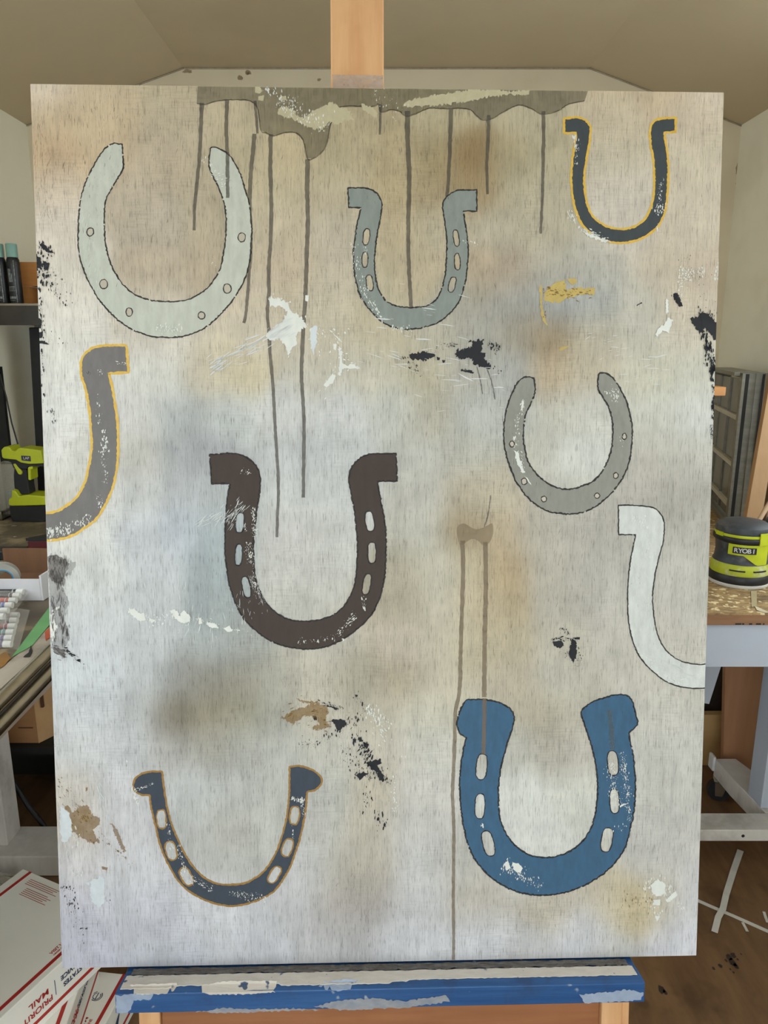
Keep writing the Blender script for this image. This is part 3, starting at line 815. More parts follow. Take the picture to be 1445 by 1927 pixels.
BLOBS = [
    (M_cream, C2, .31142, [[(140, 180), (190, 158), (240, 188), (250, 215), (300, 232), (350, 190), (430, 150), (470, 138), (520, 165), (580, 190), (595, 242), (540, 245), (500, 275), (450, 255), (400, 300), (340, 298), (280, 272), (240, 240), (180, 228), (140, 205)],
                           [(640, 145), (700, 165), (742, 200), (735, 230), (690, 210), (650, 180)], [(0, 40), (30, 45), (45, 70), (30, 85), (0, 80)], [(150, 100), (185, 98), (190, 125), (150, 130)],
                           [(890, 160), (930, 130), (980, 110), (1100, 92), (1300, 62), (1445, 58), (1445, 98), (1330, 120), (1180, 148), (1050, 160), (950, 166)], [(20, 100), (55, 95), (50, 130), (20, 125)]]),
    (M_cream, C3, .31142, [[(0, 58), (120, 72), (250, 58), (240, 88), (120, 92), (0, 104)]]),
    (M_white, C4, .31142, [[(50, 105), (110, 100), (175, 140), (175, 165), (262, 228), (276, 272), (240, 295), (215, 330), (222, 370), (185, 410), (172, 458), (150, 390), (120, 345), (60, 362), (35, 330), (60, 290), (140, 240), (160, 180), (120, 150), (60, 150)],
                           [(470, 400), (486, 400), (496, 495), (590, 512), (600, 528), (500, 525), (485, 570), (470, 560), (478, 500)], [(380, 630), (400, 600), (435, 555), (455, 570), (440, 610), (400, 635)],
                           [(437, 310), (455, 325), (495, 368), (470, 350)], [(270, 85), (292, 82), (290, 120), (272, 118)], [(440, 375), (460, 378), (455, 415), (442, 410)]]),
    (M_cool, C4, .31142, [[(300, 290), (320, 262), (345, 285), (340, 370), (322, 438), (305, 400)]]),
    (M_black, C4, .31142, [[(900, 445), (930, 430), (985, 422), (1050, 435), (1060, 455), (1010, 465), (1000, 480), (960, 475), (910, 470)],
                           [(1175, 440), (1190, 402), (1200, 420), (1270, 392), (1290, 372), (1258, 360), (1350, 348), (1340, 390), (1335, 420), (1365, 430), (1350, 455), (1395, 510), (1385, 525), (1330, 515), (1290, 500), (1270, 465), (1200, 465)],
                           [(1065, 455), (1085, 460), (1080, 475), (1068, 474)], [(1098, 474), (1116, 476), (1110, 492), (1100, 490)], [(1210, 530), (1240, 530), (1290, 545), (1285, 558), (1240, 545), (1212, 542)]]),
    (M_black, C3, .31142, [[(1212, 1435), (1250, 1440), (1290, 1405), (1340, 1430), (1378, 1470), (1380, 1595), (1340, 1540), (1305, 1500), (1275, 1545), (1240, 1490)], [(1110, 1292), (1140, 1290), (1170, 1368), (1150, 1372), (1120, 1330)], [(890, 1362), (922, 1344), (925, 1350), (895, 1366)]]),
    (M_black, C1, .31142, [[(58, 1065), (85, 1075), (90, 1120), (75, 1142), (58, 1130)], [(100, 1095), (140, 1108), (130, 1158), (105, 1145)], [(72, 1440), (95, 1450), (90, 1500), (72, 1505)], [(74, 1525), (100, 1520), (95, 1560), (74, 1565)],
                           [(80, 1575), (110, 1580), (140, 1600), (108, 1598), (80, 1592)], [(75, 985), (110, 1000), (160, 1048), (120, 1040), (90, 1015)]]),
    (M_black, (900, 1100), .31142, [[(445, 345), (500, 335), (520, 370), (490, 385), (455, 370)], [(565, 330), (590, 345), (592, 440), (570, 472), (548, 430), (552, 380)], [(580, 318), (614, 318), (612, 332), (582, 332)]]),
    (M_black, (490, 1230), .2076, [[(640, 605), (690, 590), (770, 600), (780, 640), (700, 705), (680, 650)], [(950, 990), (1000, 970), (1080, 950), (1095, 985), (1060, 1010), (1085, 1060), (1120, 1110), (1115, 1160), (1070, 1140), (1060, 1080), (1000, 1040)],
                                   [(860, 1100), (930, 1070), (980, 1085), (940, 1115), (900, 1140)], [(600, 465), (640, 475), (700, 490), (690, 510), (640, 490), (600, 480)], [(858, 368), (884, 372), (878, 392), (860, 390)], [(840, 770), (860, 770), (848, 840), (836, 820)],
                                   [(885, 765), (915, 750), (925, 795), (905, 800)], [(930, 800), (985, 820), (965, 860), (935, 835)], [(475, 560), (510, 570), (515, 605), (485, 600)], [(920, 435), (932, 440), (926, 480), (918, 470)]]),
    (M_yel, C3, .31142, [[(345, 1270), (400, 1225), (460, 1213), (466, 1270), (520, 1258), (640, 1265), (640, 1297), (540, 1300), (420, 1347), (370, 1347), (330, 1332)], [(470, 1205), (520, 1200), (535, 1225), (500, 1240)], [(305, 1235), (318, 1235), (325, 1400), (352, 1478), (335, 1475), (312, 1410)]]),
    (M_yel, (900, 630), .31142, [[(488, 90), (505, 72), (545, 66), (535, 80), (500, 98)]]),
    (M_och, (490, 1230), .2076, [[(190, 580), (270, 530), (400, 480), (520, 440), (600, 490), (620, 530), (590, 560), (600, 620), (640, 650), (590, 682), (470, 690), (480, 660), (540, 640), (500, 580), (400, 560), (300, 640), (240, 610)], [(320, 400), (400, 430), (520, 435), (460, 455), (380, 440)]]),
    (M_och, (0, 1400), .27348, [[(430, 400), (500, 465), (560, 420), (610, 430), (640, 490), (690, 500), (685, 560), (640, 590), (660, 640), (692, 672), (640, 682), (560, 650), (500, 600), (490, 520)], [(590, 300), (606, 296), (604, 320), (590, 325)], [(760, 545), (790, 560), (830, 640), (870, 740), (855, 750), (810, 660)], [(700, 840), (745, 850), (735, 868), (705, 862)]]),
    (M_cool, (0, 1400), .27348, [[(415, 420), (470, 470), (495, 540), (490, 640), (430, 682), (415, 600)], [(620, 940), (700, 908), (720, 930), (720, 1080), (690, 1122), (630, 1080)], [(585, 955), (618, 945), (615, 970)]]),
    (M_white, (1145, 1400), .27348, [[(290, 970), (340, 930), (390, 960), (392, 1020), (340, 1050), (300, 1030)], [(390, 1075), (430, 1030), (462, 1008), (472, 1040), (410, 1092)], [(310, 1070), (355, 1070), (350, 1110), (310, 1105)], [(318, 1180), (355, 1185), (332, 1222)]]),
    (M_white, (80, 1060), .27682, [[(585, 310), (625, 302), (650, 335), (690, 340), (705, 385), (660, 395), (600, 350)], [(870, 315), (910, 320), (935, 355), (965, 318), (1005, 360), (1000, 400), (965, 412), (900, 380)], [(1115, 395), (1180, 410), (1200, 440), (1150, 438), (1115, 415)],
                                   [(1230, 440), (1270, 425), (1295, 455), (1260, 468)], [(1062, 370), (1080, 370), (1085, 410), (1062, 415)], [(725, 370), (775, 390), (740, 405)], [(46, 340), (75, 345), (102, 430), (75, 520), (60, 560)], [(62, 325), (90, 300), (120, 288), (118, 305), (80, 330)]]),
    (M_white, C3, .31142, [[(572, 915), (610, 930), (720, 975), (700, 985), (640, 965), (590, 940)], [(1005, 1540), (1020, 1500), (1060, 1480), (1080, 1440), (1112, 1450), (1085, 1530), (1050, 1510), (1020, 1550)], [(1066, 1320), (1082, 1330), (1080, 1410), (1068, 1420)],
                           [(500, 340), (522, 345), (515, 360), (502, 355)], [(1380, 1100), (1395, 1090), (1393, 1180), (1382, 1190)]]),
    (M_white, (800, 1270), .31142, [[(475, 1140), (500, 1120), (515, 1165), (490, 1180)], [(525, 1130), (560, 1135), (590, 1165), (570, 1195), (535, 1180)], [(342, 892), (352, 900), (352, 925), (345, 920)], [(1175, 790), (1200, 775), (1222, 775), (1200, 785), (1178, 800)]]),
    (M_white, (900, 630), .31142, [[(215, 700), (240, 705), (255, 770), (280, 830), (265, 835), (235, 780)], [(262, 400), (276, 398), (268, 440), (255, 465)], [(208, 612), (222, 620), (215, 650)], [(278, 850), (300, 870), (322, 912), (300, 890)]]),
]
names = {M_cream: 'cream_splash', M_white: 'white_splash', M_cool: 'white_splash', M_black: 'black_splash', M_yel: 'yellow_splash', M_och: 'ochre_splash'}
for m, o, k, polys in BLOBS:
    for P in polys:
        q = crop(o[0], o[1], P, k)
        size = max(max(p[0] for p in q) - min(p[0] for p in q), max(p[1] for p in q) - min(p[1] for p in q))
        amp = min(2.6, max(.5, size * .05))
        patch_mesh(names[m], [rough_poly(q, amp, 2.2)], m)
def flecks(spec, aspect=2.4):
    """spec: (x0,y0,x1,y1,width,count,min,max,angle or None=upright) -> ragged slivers"""
    out = []
    for x0, y0, x1, y1, wd, n, lo, hi, ang in spec:
        dx, dy = x1 - x0, y1 - y0
        l = math.hypot(dx, dy) or 1
        for _ in range(n):
            t = random.random(); s = random.gauss(0, .36) * wd
            cx = x0 + dx * t - dy / l * s; cy = y0 + dy * t + dx / l * s
            L = lo + (hi - lo) * random.random() ** 2.2
            a = math.radians(ang if ang is not None else 90) + random.gauss(0, .18)
            w = max(.45, L / aspect * random.uniform(.5, 1.2))
            k = random.choice((5, 6, 7)); q = []
            for i in range(k):
                th = 2 * math.pi * (i + random.uniform(-.3, .3)) / k
                ex, ey = L / 2 * math.cos(th) * random.uniform(.6, 1.2), w / 2 * math.sin(th) * random.uniform(.6, 1.3)
                q.append((cx + ex * math.cos(a) - ey * math.sin(a), cy + ex * math.sin(a) + ey * math.cos(a)))
            out.append(q)
    return out


WF = [  # white flecks over shoes and washes
    (295, 615, 345, 622, 12, 60, 1, 7, None), (380, 300, 400, 312, 8, 22, 1, 6, None), (395, 320, 425, 345, 16, 60, 1, 5, 0), (405, 480, 400, 500, 6, 12, 1, 4, None),
    (663, 455, 668, 500, 10, 40, 1, 6, None), (668, 500, 690, 560, 14, 60, 1, 7, None), (690, 560, 722, 606, 10, 70, 1, 7, 55), (735, 618, 775, 622, 10, 34, 2, 9, None), (870, 455, 900, 460, 8, 20, 1, 6, None),
    (684, 462, 690, 478, 5, 16, 1, 5, None), (1082, 255, 1086, 285, 8, 46, 1, 7, None), (1083, 290, 1085, 312, 6, 16, 1, 5, None), (1068, 398, 1082, 415, 10, 34, 1, 7, None), (1075, 405, 1100, 440, 8, 34, 1, 7, None),
    (1098, 430, 1150, 458, 8, 90, 1, 8, 25), (1245, 335, 1238, 400, 9, 60, 1, 6, None), (1230, 400, 1258, 385, 12, 40, 1, 6, None), (1235, 420, 1238, 440, 6, 12, 1, 6, None),
    (1276, 515, 1325, 508, 16, 90, 1, 8, None), (1275, 530, 1300, 525, 14, 50, 1, 7, -30), (1276, 540, 1282, 560, 8, 20, 1, 5, None), (1345, 500, 1348, 530, 6, 20, 2, 9, None),
    (505, 560, 545, 575, 14, 50, 1, 6, None), (560, 600, 640, 690, 26, 50, 1, 6, None), (600, 620, 650, 640, 26, 46, 1, 7, 60), (600, 740, 650, 690, 14, 50, 1, 6, -50), (640, 660, 675, 692, 10, 30, 1, 7, 20),
    (183, 740, 188, 800, 7, 30, 1, 6, None), (196, 810, 198, 850, 10, 60, 1, 9, None), (194, 850, 200, 910, 10, 50, 1, 6, None), (184, 930, 188, 955, 7, 26, 1, 7, None), (88, 1005, 135, 995, 16, 90, 2, 9, None), (130, 995, 172, 972, 14, 60, 1, 7, None),
    (186, 695, 192, 705, 6, 16, 1, 5, None), (218, 682, 240, 688, 4, 14, 1, 6, 10), (478, 955, 480, 1010, 8, 110, 1, 5, None), (468, 1020, 472, 1060, 10, 90, 1, 5, None), (455, 885, 472, 892, 8, 24, 1, 6, -60),
    (460, 985, 463, 1000, 6, 18, 1, 5, None), (476, 1060, 478, 1100, 5, 30, 1, 4, None), (478, 1095, 486, 1118, 8, 40, 1, 5, None), (560, 1208, 650, 1198, 10, 50, 1, 7, None), (635, 1195, 670, 1155, 10, 70, 1, 7, -50),
    (684, 1122, 686, 1150, 5, 24, 1, 8, None), (985, 750, 980, 780, 7, 24, 1, 6, None), (972, 780, 976, 820, 8, 40, 1, 6, None), (966, 820, 985, 890, 10, 60, 1, 7, 70), (1138, 735, 1165, 745, 14, 50, 1, 6, None),
    (1155, 735, 1160, 758, 6, 24, 1, 6, None), (1168, 820, 1172, 845, 7, 16, 1, 4, None), (1190, 975, 1215, 985, 12, 40, 1, 6, None), (1215, 990, 1225, 1050, 10, 40, 1, 6, None), (1190, 1210, 1225, 1250, 9, 60, 1, 6, 50),
    (1225, 1255, 1280, 1290, 8, 60, 1, 6, 35), (1262, 1278, 1320, 1270, 6, 50, 1, 6, 0), (1148, 1430, 1155, 1500, 16, 160, 1, 5, None), (1170, 1415, 1182, 1500, 10, 150, 1, 5, None), (1178, 1490, 1185, 1545, 8, 60, 1, 5, None), (1160, 1500, 1178, 1520, 8, 30, 1, 5, None),
    (1150, 1560, 1180, 1555, 10, 14, 1, 5, None), (945, 1625, 985, 1650, 18, 130, 1, 6, None), (985, 1650, 1020, 1668, 12, 60, 1, 6, None), (905, 1550, 908, 1560, 4, 8, 1, 5, None),
    (250, 1480, 262, 1520, 7, 40, 1, 8, None), (250, 1488, 290, 1475, 5, 40, 1, 5, -20), (548, 1502, 572, 1508, 7, 80, 1, 6, None), (568, 1510, 572, 1535, 5, 30, 1, 5, None), (316, 1550, 322, 1600, 8, 40, 1, 5, None), (335, 1590, 348, 1640, 8, 50, 1, 5, None),
    (360, 1650, 400, 1675, 10, 60, 1, 5, 30), (430, 1680, 500, 1690, 12, 110, 1, 5, None), (335, 1640, 365, 1665, 5, 30, 1, 5, 50), (550, 1550, 552, 1580, 4, 16, 1, 5, None), (238, 1430, 240, 1460, 3, 10, 1, 5, None),
    (240, 1150, 300, 1172, 14, 60, 1, 7, None), (290, 1165, 330, 1160, 14, 34, 1, 8, None), (325, 1155, 360, 1168, 12, 44, 1, 7, None), (370, 1165, 475, 1190, 8, 46, 1, 6, 15), (100, 1150, 112, 1148, 6, 10, 1, 5, None),
    (690, 1330, 735, 1370, 20, 90, 1, 9, None), (710, 1350, 725, 1400, 16, 50, 1, 7, 60), (740, 1460, 745, 1535, 8, 44, 1, 6, None), (735, 1390, 765, 1440, 16, 10, 1, 4, None),
    (130, 1560, 150, 1590, 16, 50, 1, 7, None), (135, 1630, 155, 1645, 12, 40, 1, 8, None), (1215, 1660, 1260, 1680, 24, 110, 1, 8, None), (1225, 1690, 1240, 1725, 14, 50, 1, 7, None), (1275, 1695, 1285, 1712, 6, 16, 1, 7, None),
    (490, 165, 560, 200, 22, 60, 2, 8, None), (700, 175, 760, 215, 24, 40, 1, 6, None), (520, 195, 620, 240, 26, 110, 2, 9, None), (60, 1470, 60, 1471, 1, 1, 1, 2, None)]
many_mesh('white_flecks', flecks(WF), M_white, label='dry brushed white paint flecks')
M_scr = pmat('rubbed_white', (218, 222, 224), (206, 210, 212), alpha=1.0, sc=(80, 80, 40))
SF = [(425, 985, 458, 948, 18, 90, 4, 22, -55), (372, 985, 425, 965, 16, 60, 5, 26, -35), (400, 690, 545, 612, 22, 130, 8, 46, -28), (470, 1085, 498, 1135, 12, 60, 3, 12, 70), (1185, 975, 1225, 1050, 26, 120, 3, 16, None),
      (1195, 1060, 1220, 1200, 22, 120, 4, 18, None), (1225, 1230, 1320, 1285, 20, 100, 4, 18, 20), (160, 400, 180, 600, 20, 60, 4, 18, None), (1110, 620, 1250, 700, 60, 40, 6, 30, -10), (700, 600, 960, 760, 120, 70, 8, 40, 8),
      (175, 1445, 205, 1545, 10, 60, 5, 26, 75), (115, 1525, 130, 1625, 10, 50, 4, 20, None), (170, 1650, 195, 1690, 16, 50, 4, 18, None), (440, 1120, 470, 1180, 40, 30, 4, 20, None), (250, 1100, 420, 1200, 80, 60, 5, 26, None)]
many_mesh('white_scratches', flecks(SF, aspect=16), M_scr, label='thin rubbed white brush marks')
DF = [(92, 1050, 128, 1060, 16, 90, 3, 16, None), (92, 1075, 120, 1092, 18, 90, 3, 18, None), (112, 1095, 122, 1215, 12, 90, 4, 22, None), (98, 1120, 102, 1215, 8, 50, 4, 22, None), (126, 1175, 128, 1205, 8, 30, 3, 12, None), (98, 1218, 124, 1236, 10, 50, 4, 14, 22), (120, 1222, 150, 1242, 8, 20, 3, 14, 25)]
many_mesh('ink_streaks', flecks(DF, aspect=6), pmat('ink_streak', (84, 78, 76), (70, 64, 62), alpha=.5), label='grey brush streaks in the ink stain')
KF = [  # black flecks
    (70, 458, 102, 478, 9, 70, 1, 8, None), (72, 470, 80, 545, 12, 60, 2, 12, None), (85, 480, 100, 560, 14, 60, 1, 9, None), (100, 510, 125, 580, 20, 50, 1, 6, None), (76, 560, 82, 640, 8, 50, 1, 8, None), (92, 630, 140, 655, 18, 22, 1, 5, None),
    (80, 660, 82, 760, 6, 34, 1, 10, None), (95, 770, 105, 795, 8, 20, 1, 7, None), (1310, 590, 1345, 600, 14, 110, 1, 8, None), (1325, 620, 1340, 700, 14, 150, 1, 13, None), (1340, 680, 1344, 820, 6, 150, 1, 13, None), (1337, 800, 1341, 826, 5, 50, 1, 6, None),
    (1265, 548, 1280, 572, 8, 40, 1, 6, None), (1290, 480, 1340, 590, 26, 50, 1, 4, None), (755, 670, 790, 700, 10, 30, 1, 6, 60), (820, 655, 865, 648, 7, 34, 1, 6, 0), (920, 645, 940, 660, 12, 50, 1, 8, None), (915, 680, 942, 702, 10, 24, 1, 5, None),
    (770, 690, 800, 712, 6, 20, 1, 5, 40), (1035, 1203, 1075, 1200, 6, 40, 1, 6, 0), (1055, 1180, 1070, 1195, 9, 30, 1, 6, None), (1075, 1200, 1090, 1245, 14, 60, 1, 6, None), (1050, 1210, 1070, 1240, 14, 20, 1, 4, None), (1080, 1245, 1095, 1260, 10, 16, 1, 4, None),
    (560, 1400, 605, 1400, 10, 60, 1, 5, None), (595, 1318, 645, 1335, 7, 50, 1, 6, 25), (610, 1390, 645, 1375, 14, 34, 1, 8, None), (660, 1385, 690, 1405, 12, 50, 1, 8, None), (650, 1360, 690, 1360, 26, 44, 1, 9, None), (665, 1310, 690, 1330, 10, 24, 1, 6, None),
    (680, 1400, 700, 1440, 16, 70, 2, 11, 115), (650, 1420, 690, 1450, 20, 46, 1, 6, None), (690, 1430, 715, 1460, 18, 90, 1, 7, None), (665, 1455, 710, 1465, 10, 60, 1, 6, None), (715, 1460, 735, 1475, 10, 30, 1, 6, None), (685, 1480, 695, 1510, 14, 20, 1, 8, None),
    (690, 1515, 725, 1560, 24, 26, 2, 12, None), (640, 1400, 660, 1430, 14, 24, 1, 6, None), (120, 1660, 145, 1720, 16, 50, 1, 6, None), (150, 1745, 165, 1748, 5, 16, 1, 5, -20), (140, 1700, 160, 1780, 30, 24, 1, 4, None), (205, 1690, 206, 1700, 6, 10, 1, 4, None),
    (113, 1670, 122, 1668, 4, 12, 1, 5, None), (100, 1400, 105, 1405, 10, 3, 1, 3, None), (1120, 1480, 1130, 1500, 60, 5, 1, 3, None), (165, 700, 170, 705, 6, 6, 2, 6, None), (120, 1216, 145, 1240, 10, 30, 1, 8, 25), (140, 1240, 160, 1248, 6, 16, 1, 9, 10)]
many_mesh('black_flecks', flecks(KF), M_black, label='dry brushed blue black paint flecks')
GF = [(1025, 548, 1115, 552, 14, 90, 1, 9, 10), (1022, 540, 1026, 600, 6, 24, 1, 7, None), (530, 1340, 620, 1350, 40, 70, 1, 8, -20), (590, 1330, 620, 1370, 16, 40, 1, 7, 20), (120, 1490, 190, 1585, 30, 80, 1, 9, 60), (110, 1465, 140, 1500, 10, 20, 1, 7, 50), (190, 1570, 250, 1630, 8, 40, 1, 6, 50), (1170, 1690, 1225, 1700, 30, 70, 1, 7, None)]
many_mesh('ochre_flecks', flecks(GF), M_och, label='ochre paint flecks')
# fine dark pits in the wood grain
PF = [(75, 230, 90, 420, 20, 120, 3, 16, None), (90, 300, 250, 330, 70, 90, 3, 16, None), (70, 190, 370, 260, 60, 160, 3, 14, None), (150, 400, 350, 430, 200, 120, 3, 14, None), (620, 260, 1000, 420, 160, 220, 3, 14, None), (480, 300, 640, 560, 140, 140, 3, 14, None),
      (760, 640, 1000, 900, 200, 160, 3, 14, None), (560, 1250, 720, 1520, 140, 160, 3, 14, None), (300, 1250, 520, 1450, 140, 120, 3, 12, None), (960, 960, 1300, 1250, 180, 160, 3, 12, None), (880, 1050, 1000, 1300, 80, 90, 3, 14, None), (640, 1600, 720, 1780, 60, 80, 3, 12, None), (1000, 1700, 1200, 1720, 70, 80, 3, 10, None), (1180, 200, 1350, 500, 120, 120, 3, 12, None)]
M_pit = pmat('grain_pits', (112, 98, 82), (98, 86, 72), alpha=0.5)
many_mesh('grain_pits', flecks(PF, aspect=11), M_pit, label='dark pits in the wood grain')

# ------------------------------------------------------------------ the easel
M_beech = mat('beech_wood', (226, 182, 136), 0.5, col2=(204, 152, 106), scale=(60, 60, 5), contrast=0.3, stain=(176, 120, 80), stain_scale=6, stain_amt=0.4, bump=0.1)
M_beech_x = mat('beech_wood_sideways_shaded', (166, 112, 76), 0.5, col2=(142, 92, 60), scale=(5, 60, 60), contrast=0.3, stain=(150, 96, 60), stain_scale=6, stain_amt=0.4, bump=0.1)  # beech darkened for the shadow under the tray
M_tray_blue = mat('blue_paint_crust', (22, 64, 118), 0.45, col2=(48, 92, 144), scale=(5, 110, 110), contrast=0.3, stain=(40, 60, 96), stain_scale=14, stain_amt=0.6, fine=((150, 160, 176), 42, .66), bump=0.3)
M_tray_white = mat('dried_white_paint_crust', (206, 200, 192), 0.6, col2=(190, 184, 176), scale=(40, 90, 90), contrast=0.3, bump=0.6, fine=((70, 84, 112), 60, .66))
M_tray_dark = mat('dark_gap_strip', (70, 62, 58), 0.8, col2=(110, 108, 106), scale=(50, 200, 200), contrast=0.4, bump=1.0)
easel = thing('easel', 'beech wood studio easel with a paint-crusted tray holding the panel', 'easel')
easel.matrix_world = B_MW


def pl(px, py, n):
    """panel-space x and z of a pixel on the plane at depth n behind (+) or before (-) the panel's face"""
    inv = B_MW.inverted()
    o = inv @ CAM; d = inv.to_3x3() @ ray(px, py)
    t = (n - o.y) / d.y
    p = o + d * t
    return p.x, p.z


xm0, xm1 = pl(622, 60, .021)[0], pl(722, 60, .021)[0]
obj('mast', MB().span((xm0, .0205, -.25), (xm1, .055, H_B + .55)), M_beech, easel, bevel=.002)
M_smear = pmat('white_smear', (212, 204, 196), (198, 176, 158), alpha=.38, sc=(60, 60, 60))
sm = MB(); z0 = pl(670, 150, .02)[1]
sm.span((xm0 + .002, .0198, z0 - .03), (xm1 - .001, .0203, z0 + .006))
obj('clamp_mark', sm, M_smear, easel)
# tray: profile in (depth, height), from pixel measurements
yl = -.052
xl, zt = pl(216, 1871, yl); xr_, zt2 = pl(1214, 1850, yl)
_, zb = pl(716, 1897, yl)
zt = (zt + zt2) / 2
xb0, xb1 = xl + .002, xr_ - .002
bev = pl(716, 1847, -.040)[1]
prof_t = [(yl, zb), (yl, zt), (-.040, bev), (-.004, -.004), (.02, -.004), (.02, zb)]
obj('tray', MB().prism(prof_t, lambda p, q, t: (t, p, q), xl, xr_), M_tray_blue, easel, bevel=.0015)
# dried white paint lying on the tray's sloping top, ragged along its lower edge
n_ = 150
crust = MB(); tv = []; tf = []
for i in range(n_ + 1):
    x = xl + .005 + (xr_ - xl - .011) * i / n_
    t = i / n_
    lowr = -.0400 - random.uniform(0, .002) + (.003 if .55 < t else 0)
    if .30 < t < .52: lowr -= .0035
    if t < .1: lowr -= .004
    for yq in (-.016 - random.uniform(0, .002), -.03, lowr):
        f = (yq + .004) / (-.036)
        zq = -.004 + (bev + .004) * min(1, f) + .0016
        if yq < -.040: zq = bev + (zt - bev) * (yq + .040) / (yl + .040) + .0016
        tv.append((x, yq, zq))
for i in range(n_):
    for j in range(2):
        a = i * 3 + j; tf.append((a, a + 3, a + 4, a + 1))
crust.add(tv, tf)
o = obj('crust_and_gap', crust, M_tray_white, easel)
md = o.modifiers.new('thick', 'SOLIDIFY'); md.thickness = .0012
tag(o, 'thick dried off-white paint on the tray')
dk = MB(); tv = []; tf = []  # dark strip laid along the gap between panel and tray
for i in range(n_ + 1):
    x = xl + .010 + (xr_ - xl - .020) * i / n_
    for yq in (-.0015, -.008, -.0165 + random.uniform(-.002, .002)):
        zq = -.004 + (bev + .004) * max(0, (-yq - .004) / .036) + .0012 + random.uniform(0, .0016)
        tv.append((x, yq, zq))
for i in range(n_):
    for j in range(2):
        a = i * 3 + j; tf.append((a, a + 3, a + 4, a + 1))
dk.add(tv, tf)
tag(obj('crust_and_gap', dk, M_tray_dark, easel), 'dark strip along the gap where panel meets tray')
# white and pale blue smears on the tray's front face
sx = lambda px, py: pl(px, py, yl)
M_pale = pmat('pale_blue_smear', (168, 182, 204), (150, 166, 192), alpha=.85, sc=(50, 50, 50))
M_grey_s = pmat('grey_white_smear', (172, 170, 170), (126, 140, 160), alpha=.8, sc=(50, 50, 120))
for P, m in (([(218, 1873), (290, 1868), (285, 1880), (252, 1882), (246, 1898), (240, 1906), (219, 1907)], M_pale), ([(368, 1904), (420, 1896), (470, 1898), (560, 1897), (600, 1900), (420, 1906)], M_grey_s),
             ([(590, 1894), (640, 1882), (700, 1878), (760, 1884), (840, 1872), (846, 1884), (760, 1896), (640, 1900)], M_grey_s), ([(1090, 1872), (1180, 1862), (1212, 1868), (1205, 1882), (1100, 1888)], M_pale)):
    q = [sx(*p) for p in rough_poly(P, 1.6, 4)]
    mb = MB(); tri = tessellate_polygon([[Vector((a, b, 0)) for a, b in q]])
    mb.add([(a, yl - .0006, b) for a, b in q], [tuple(t) for t in tri])
    obj('paint_smear', mb, m, easel)
for P, m in (([(378, 1861), (420, 1854), (470, 1852), (520, 1853), (518, 1862), (470, 1866), (400, 1867)], M_tray_white), ([(600, 1856), (650, 1850), (680, 1852), (640, 1860)], M_pale), ([(238, 1860), (330, 1857), (332, 1862), (300, 1866), (262, 1867)], M_tray_white)):
    q = [pl(p[0], p[1], -.047) for p in rough_poly(P, 1.2, 4)]
    mb = MB(); tri = tessellate_polygon([[Vector((a, b, 0)) for a, b in q]])
    sl = lambda b: -.040 + (yl + .040) * min(1, max(0, (b - bev) / (zt - bev))) - .0007
    mb.add([(a, sl(b), b + .0005) for a, b in q], [tuple(t) for t in tri])
    obj('paint_smear', mb, m, easel)
# frame under the tray
xa0, xa1 = pl(266, 1918, .0)[0], pl(306, 1918, .0)[0]
xc0, xc1 = pl(1128, 1915, -.006)[0], pl(1146, 1915, -.006)[0]
inv_b = B_MW.inverted()
floor_l = lambda x, y: (inv_b @ Vector((0, 0, 0)))
foot = -(B_MW.translation.z) / b_z.z          # panel-space height of the floor at the face plane
obj('crossbar', MB().span((xa1, -.006, zb - .085), (xc0, .018, zb - .001)), M_beech_x, easel, bevel=.002)
obj('upright', MB().span((xa0, -.012, foot + .03), (xa1, .02, zb - .001)), M_beech, easel, bevel=.002)
obj('upright', MB().span((xc0, -.014, foot + .03), (xc0 + .03, .02, zb - .001)), M_beech, easel, bevel=.002)
obj('side_block', MB().span((xc0 + .0302, -.01, foot + .1), (xc0 + .042, .02, zb - .006)), M_beech, easel, bevel=.002)
obj('lower_crossbar', MB().span((xa1, -.004, foot + .10), (xc0, .016, foot + .16)), M_beech_x, easel, bevel=.002)
bk_ = MB().bar((0, .0755, H_B * .45), (0, .62, foot + .104), .05, .025, (1, 0, 0))
obj('rear_leg', bk_, M_beech, easel, bevel=.002)
obj('pivot_block', MB().span((xm0, .0555, H_B * .42), (xm1, .075, H_B * .5)), M_beech, easel, bevel=.002)

# ------------------------------------------------------------------ left work bench along the wall
ZB_ = 0.79
M_bench = mat('paint_stained_bench_top', (112, 100, 84), 0.6, col2=(74, 66, 56), scale=(9, 14, 9), contrast=0.4, stain=(168, 152, 122), stain_scale=9, stain_amt=0.7, fine=((190, 186, 172), 30, .68), bump=.1)
M_trimb = mat('grey_beige_edge_board', (176, 166, 152), 0.55, col2=(158, 148, 134), scale=(20, 6, 20), stain=(96, 88, 80), stain_scale=8, stain_amt=.5)
M_chrome = mat('chrome_pipe', (206, 202, 194), 0.22, metal=1.0, col2=(188, 184, 176), scale=(30, 30, 30), fine=((228, 224, 214), 60, .70))
M_whitewood = mat('white_painted_wood', (212, 208, 202), 0.6, col2=(198, 194, 188), scale=(30, 30, 6), stain=(150, 144, 136), stain_scale=7, stain_amt=.5)
M_dark = mat('black_panel', (22, 22, 23), 0.6, col2=(30, 29, 28))
M_blk = mat('black_plastic', (26, 26, 28), 0.45, col2=(34, 34, 36))
M_blkm = mat('dark_metal', (66, 62, 56), 0.5, metal=.3, col2=(54, 50, 46))
e0 = at_z(0, 1298, ZB_); e1 = at_z(95, 1211, ZB_)
sl_ = (e1.x - e0.x) / (e1.y - e0.y)
ex = lambda y: e0.x + sl_ * (y - e0.y)           # front edge line of the left bench top
i0 = at_z(0, 1259, ZB_); i1 = at_z(83, 1190, ZB_)
wtrim = ((ex(i0.y) - i0.x) + (ex(i1.y) - i1.x)) / 2
yA, yBk = .55, YB - .002
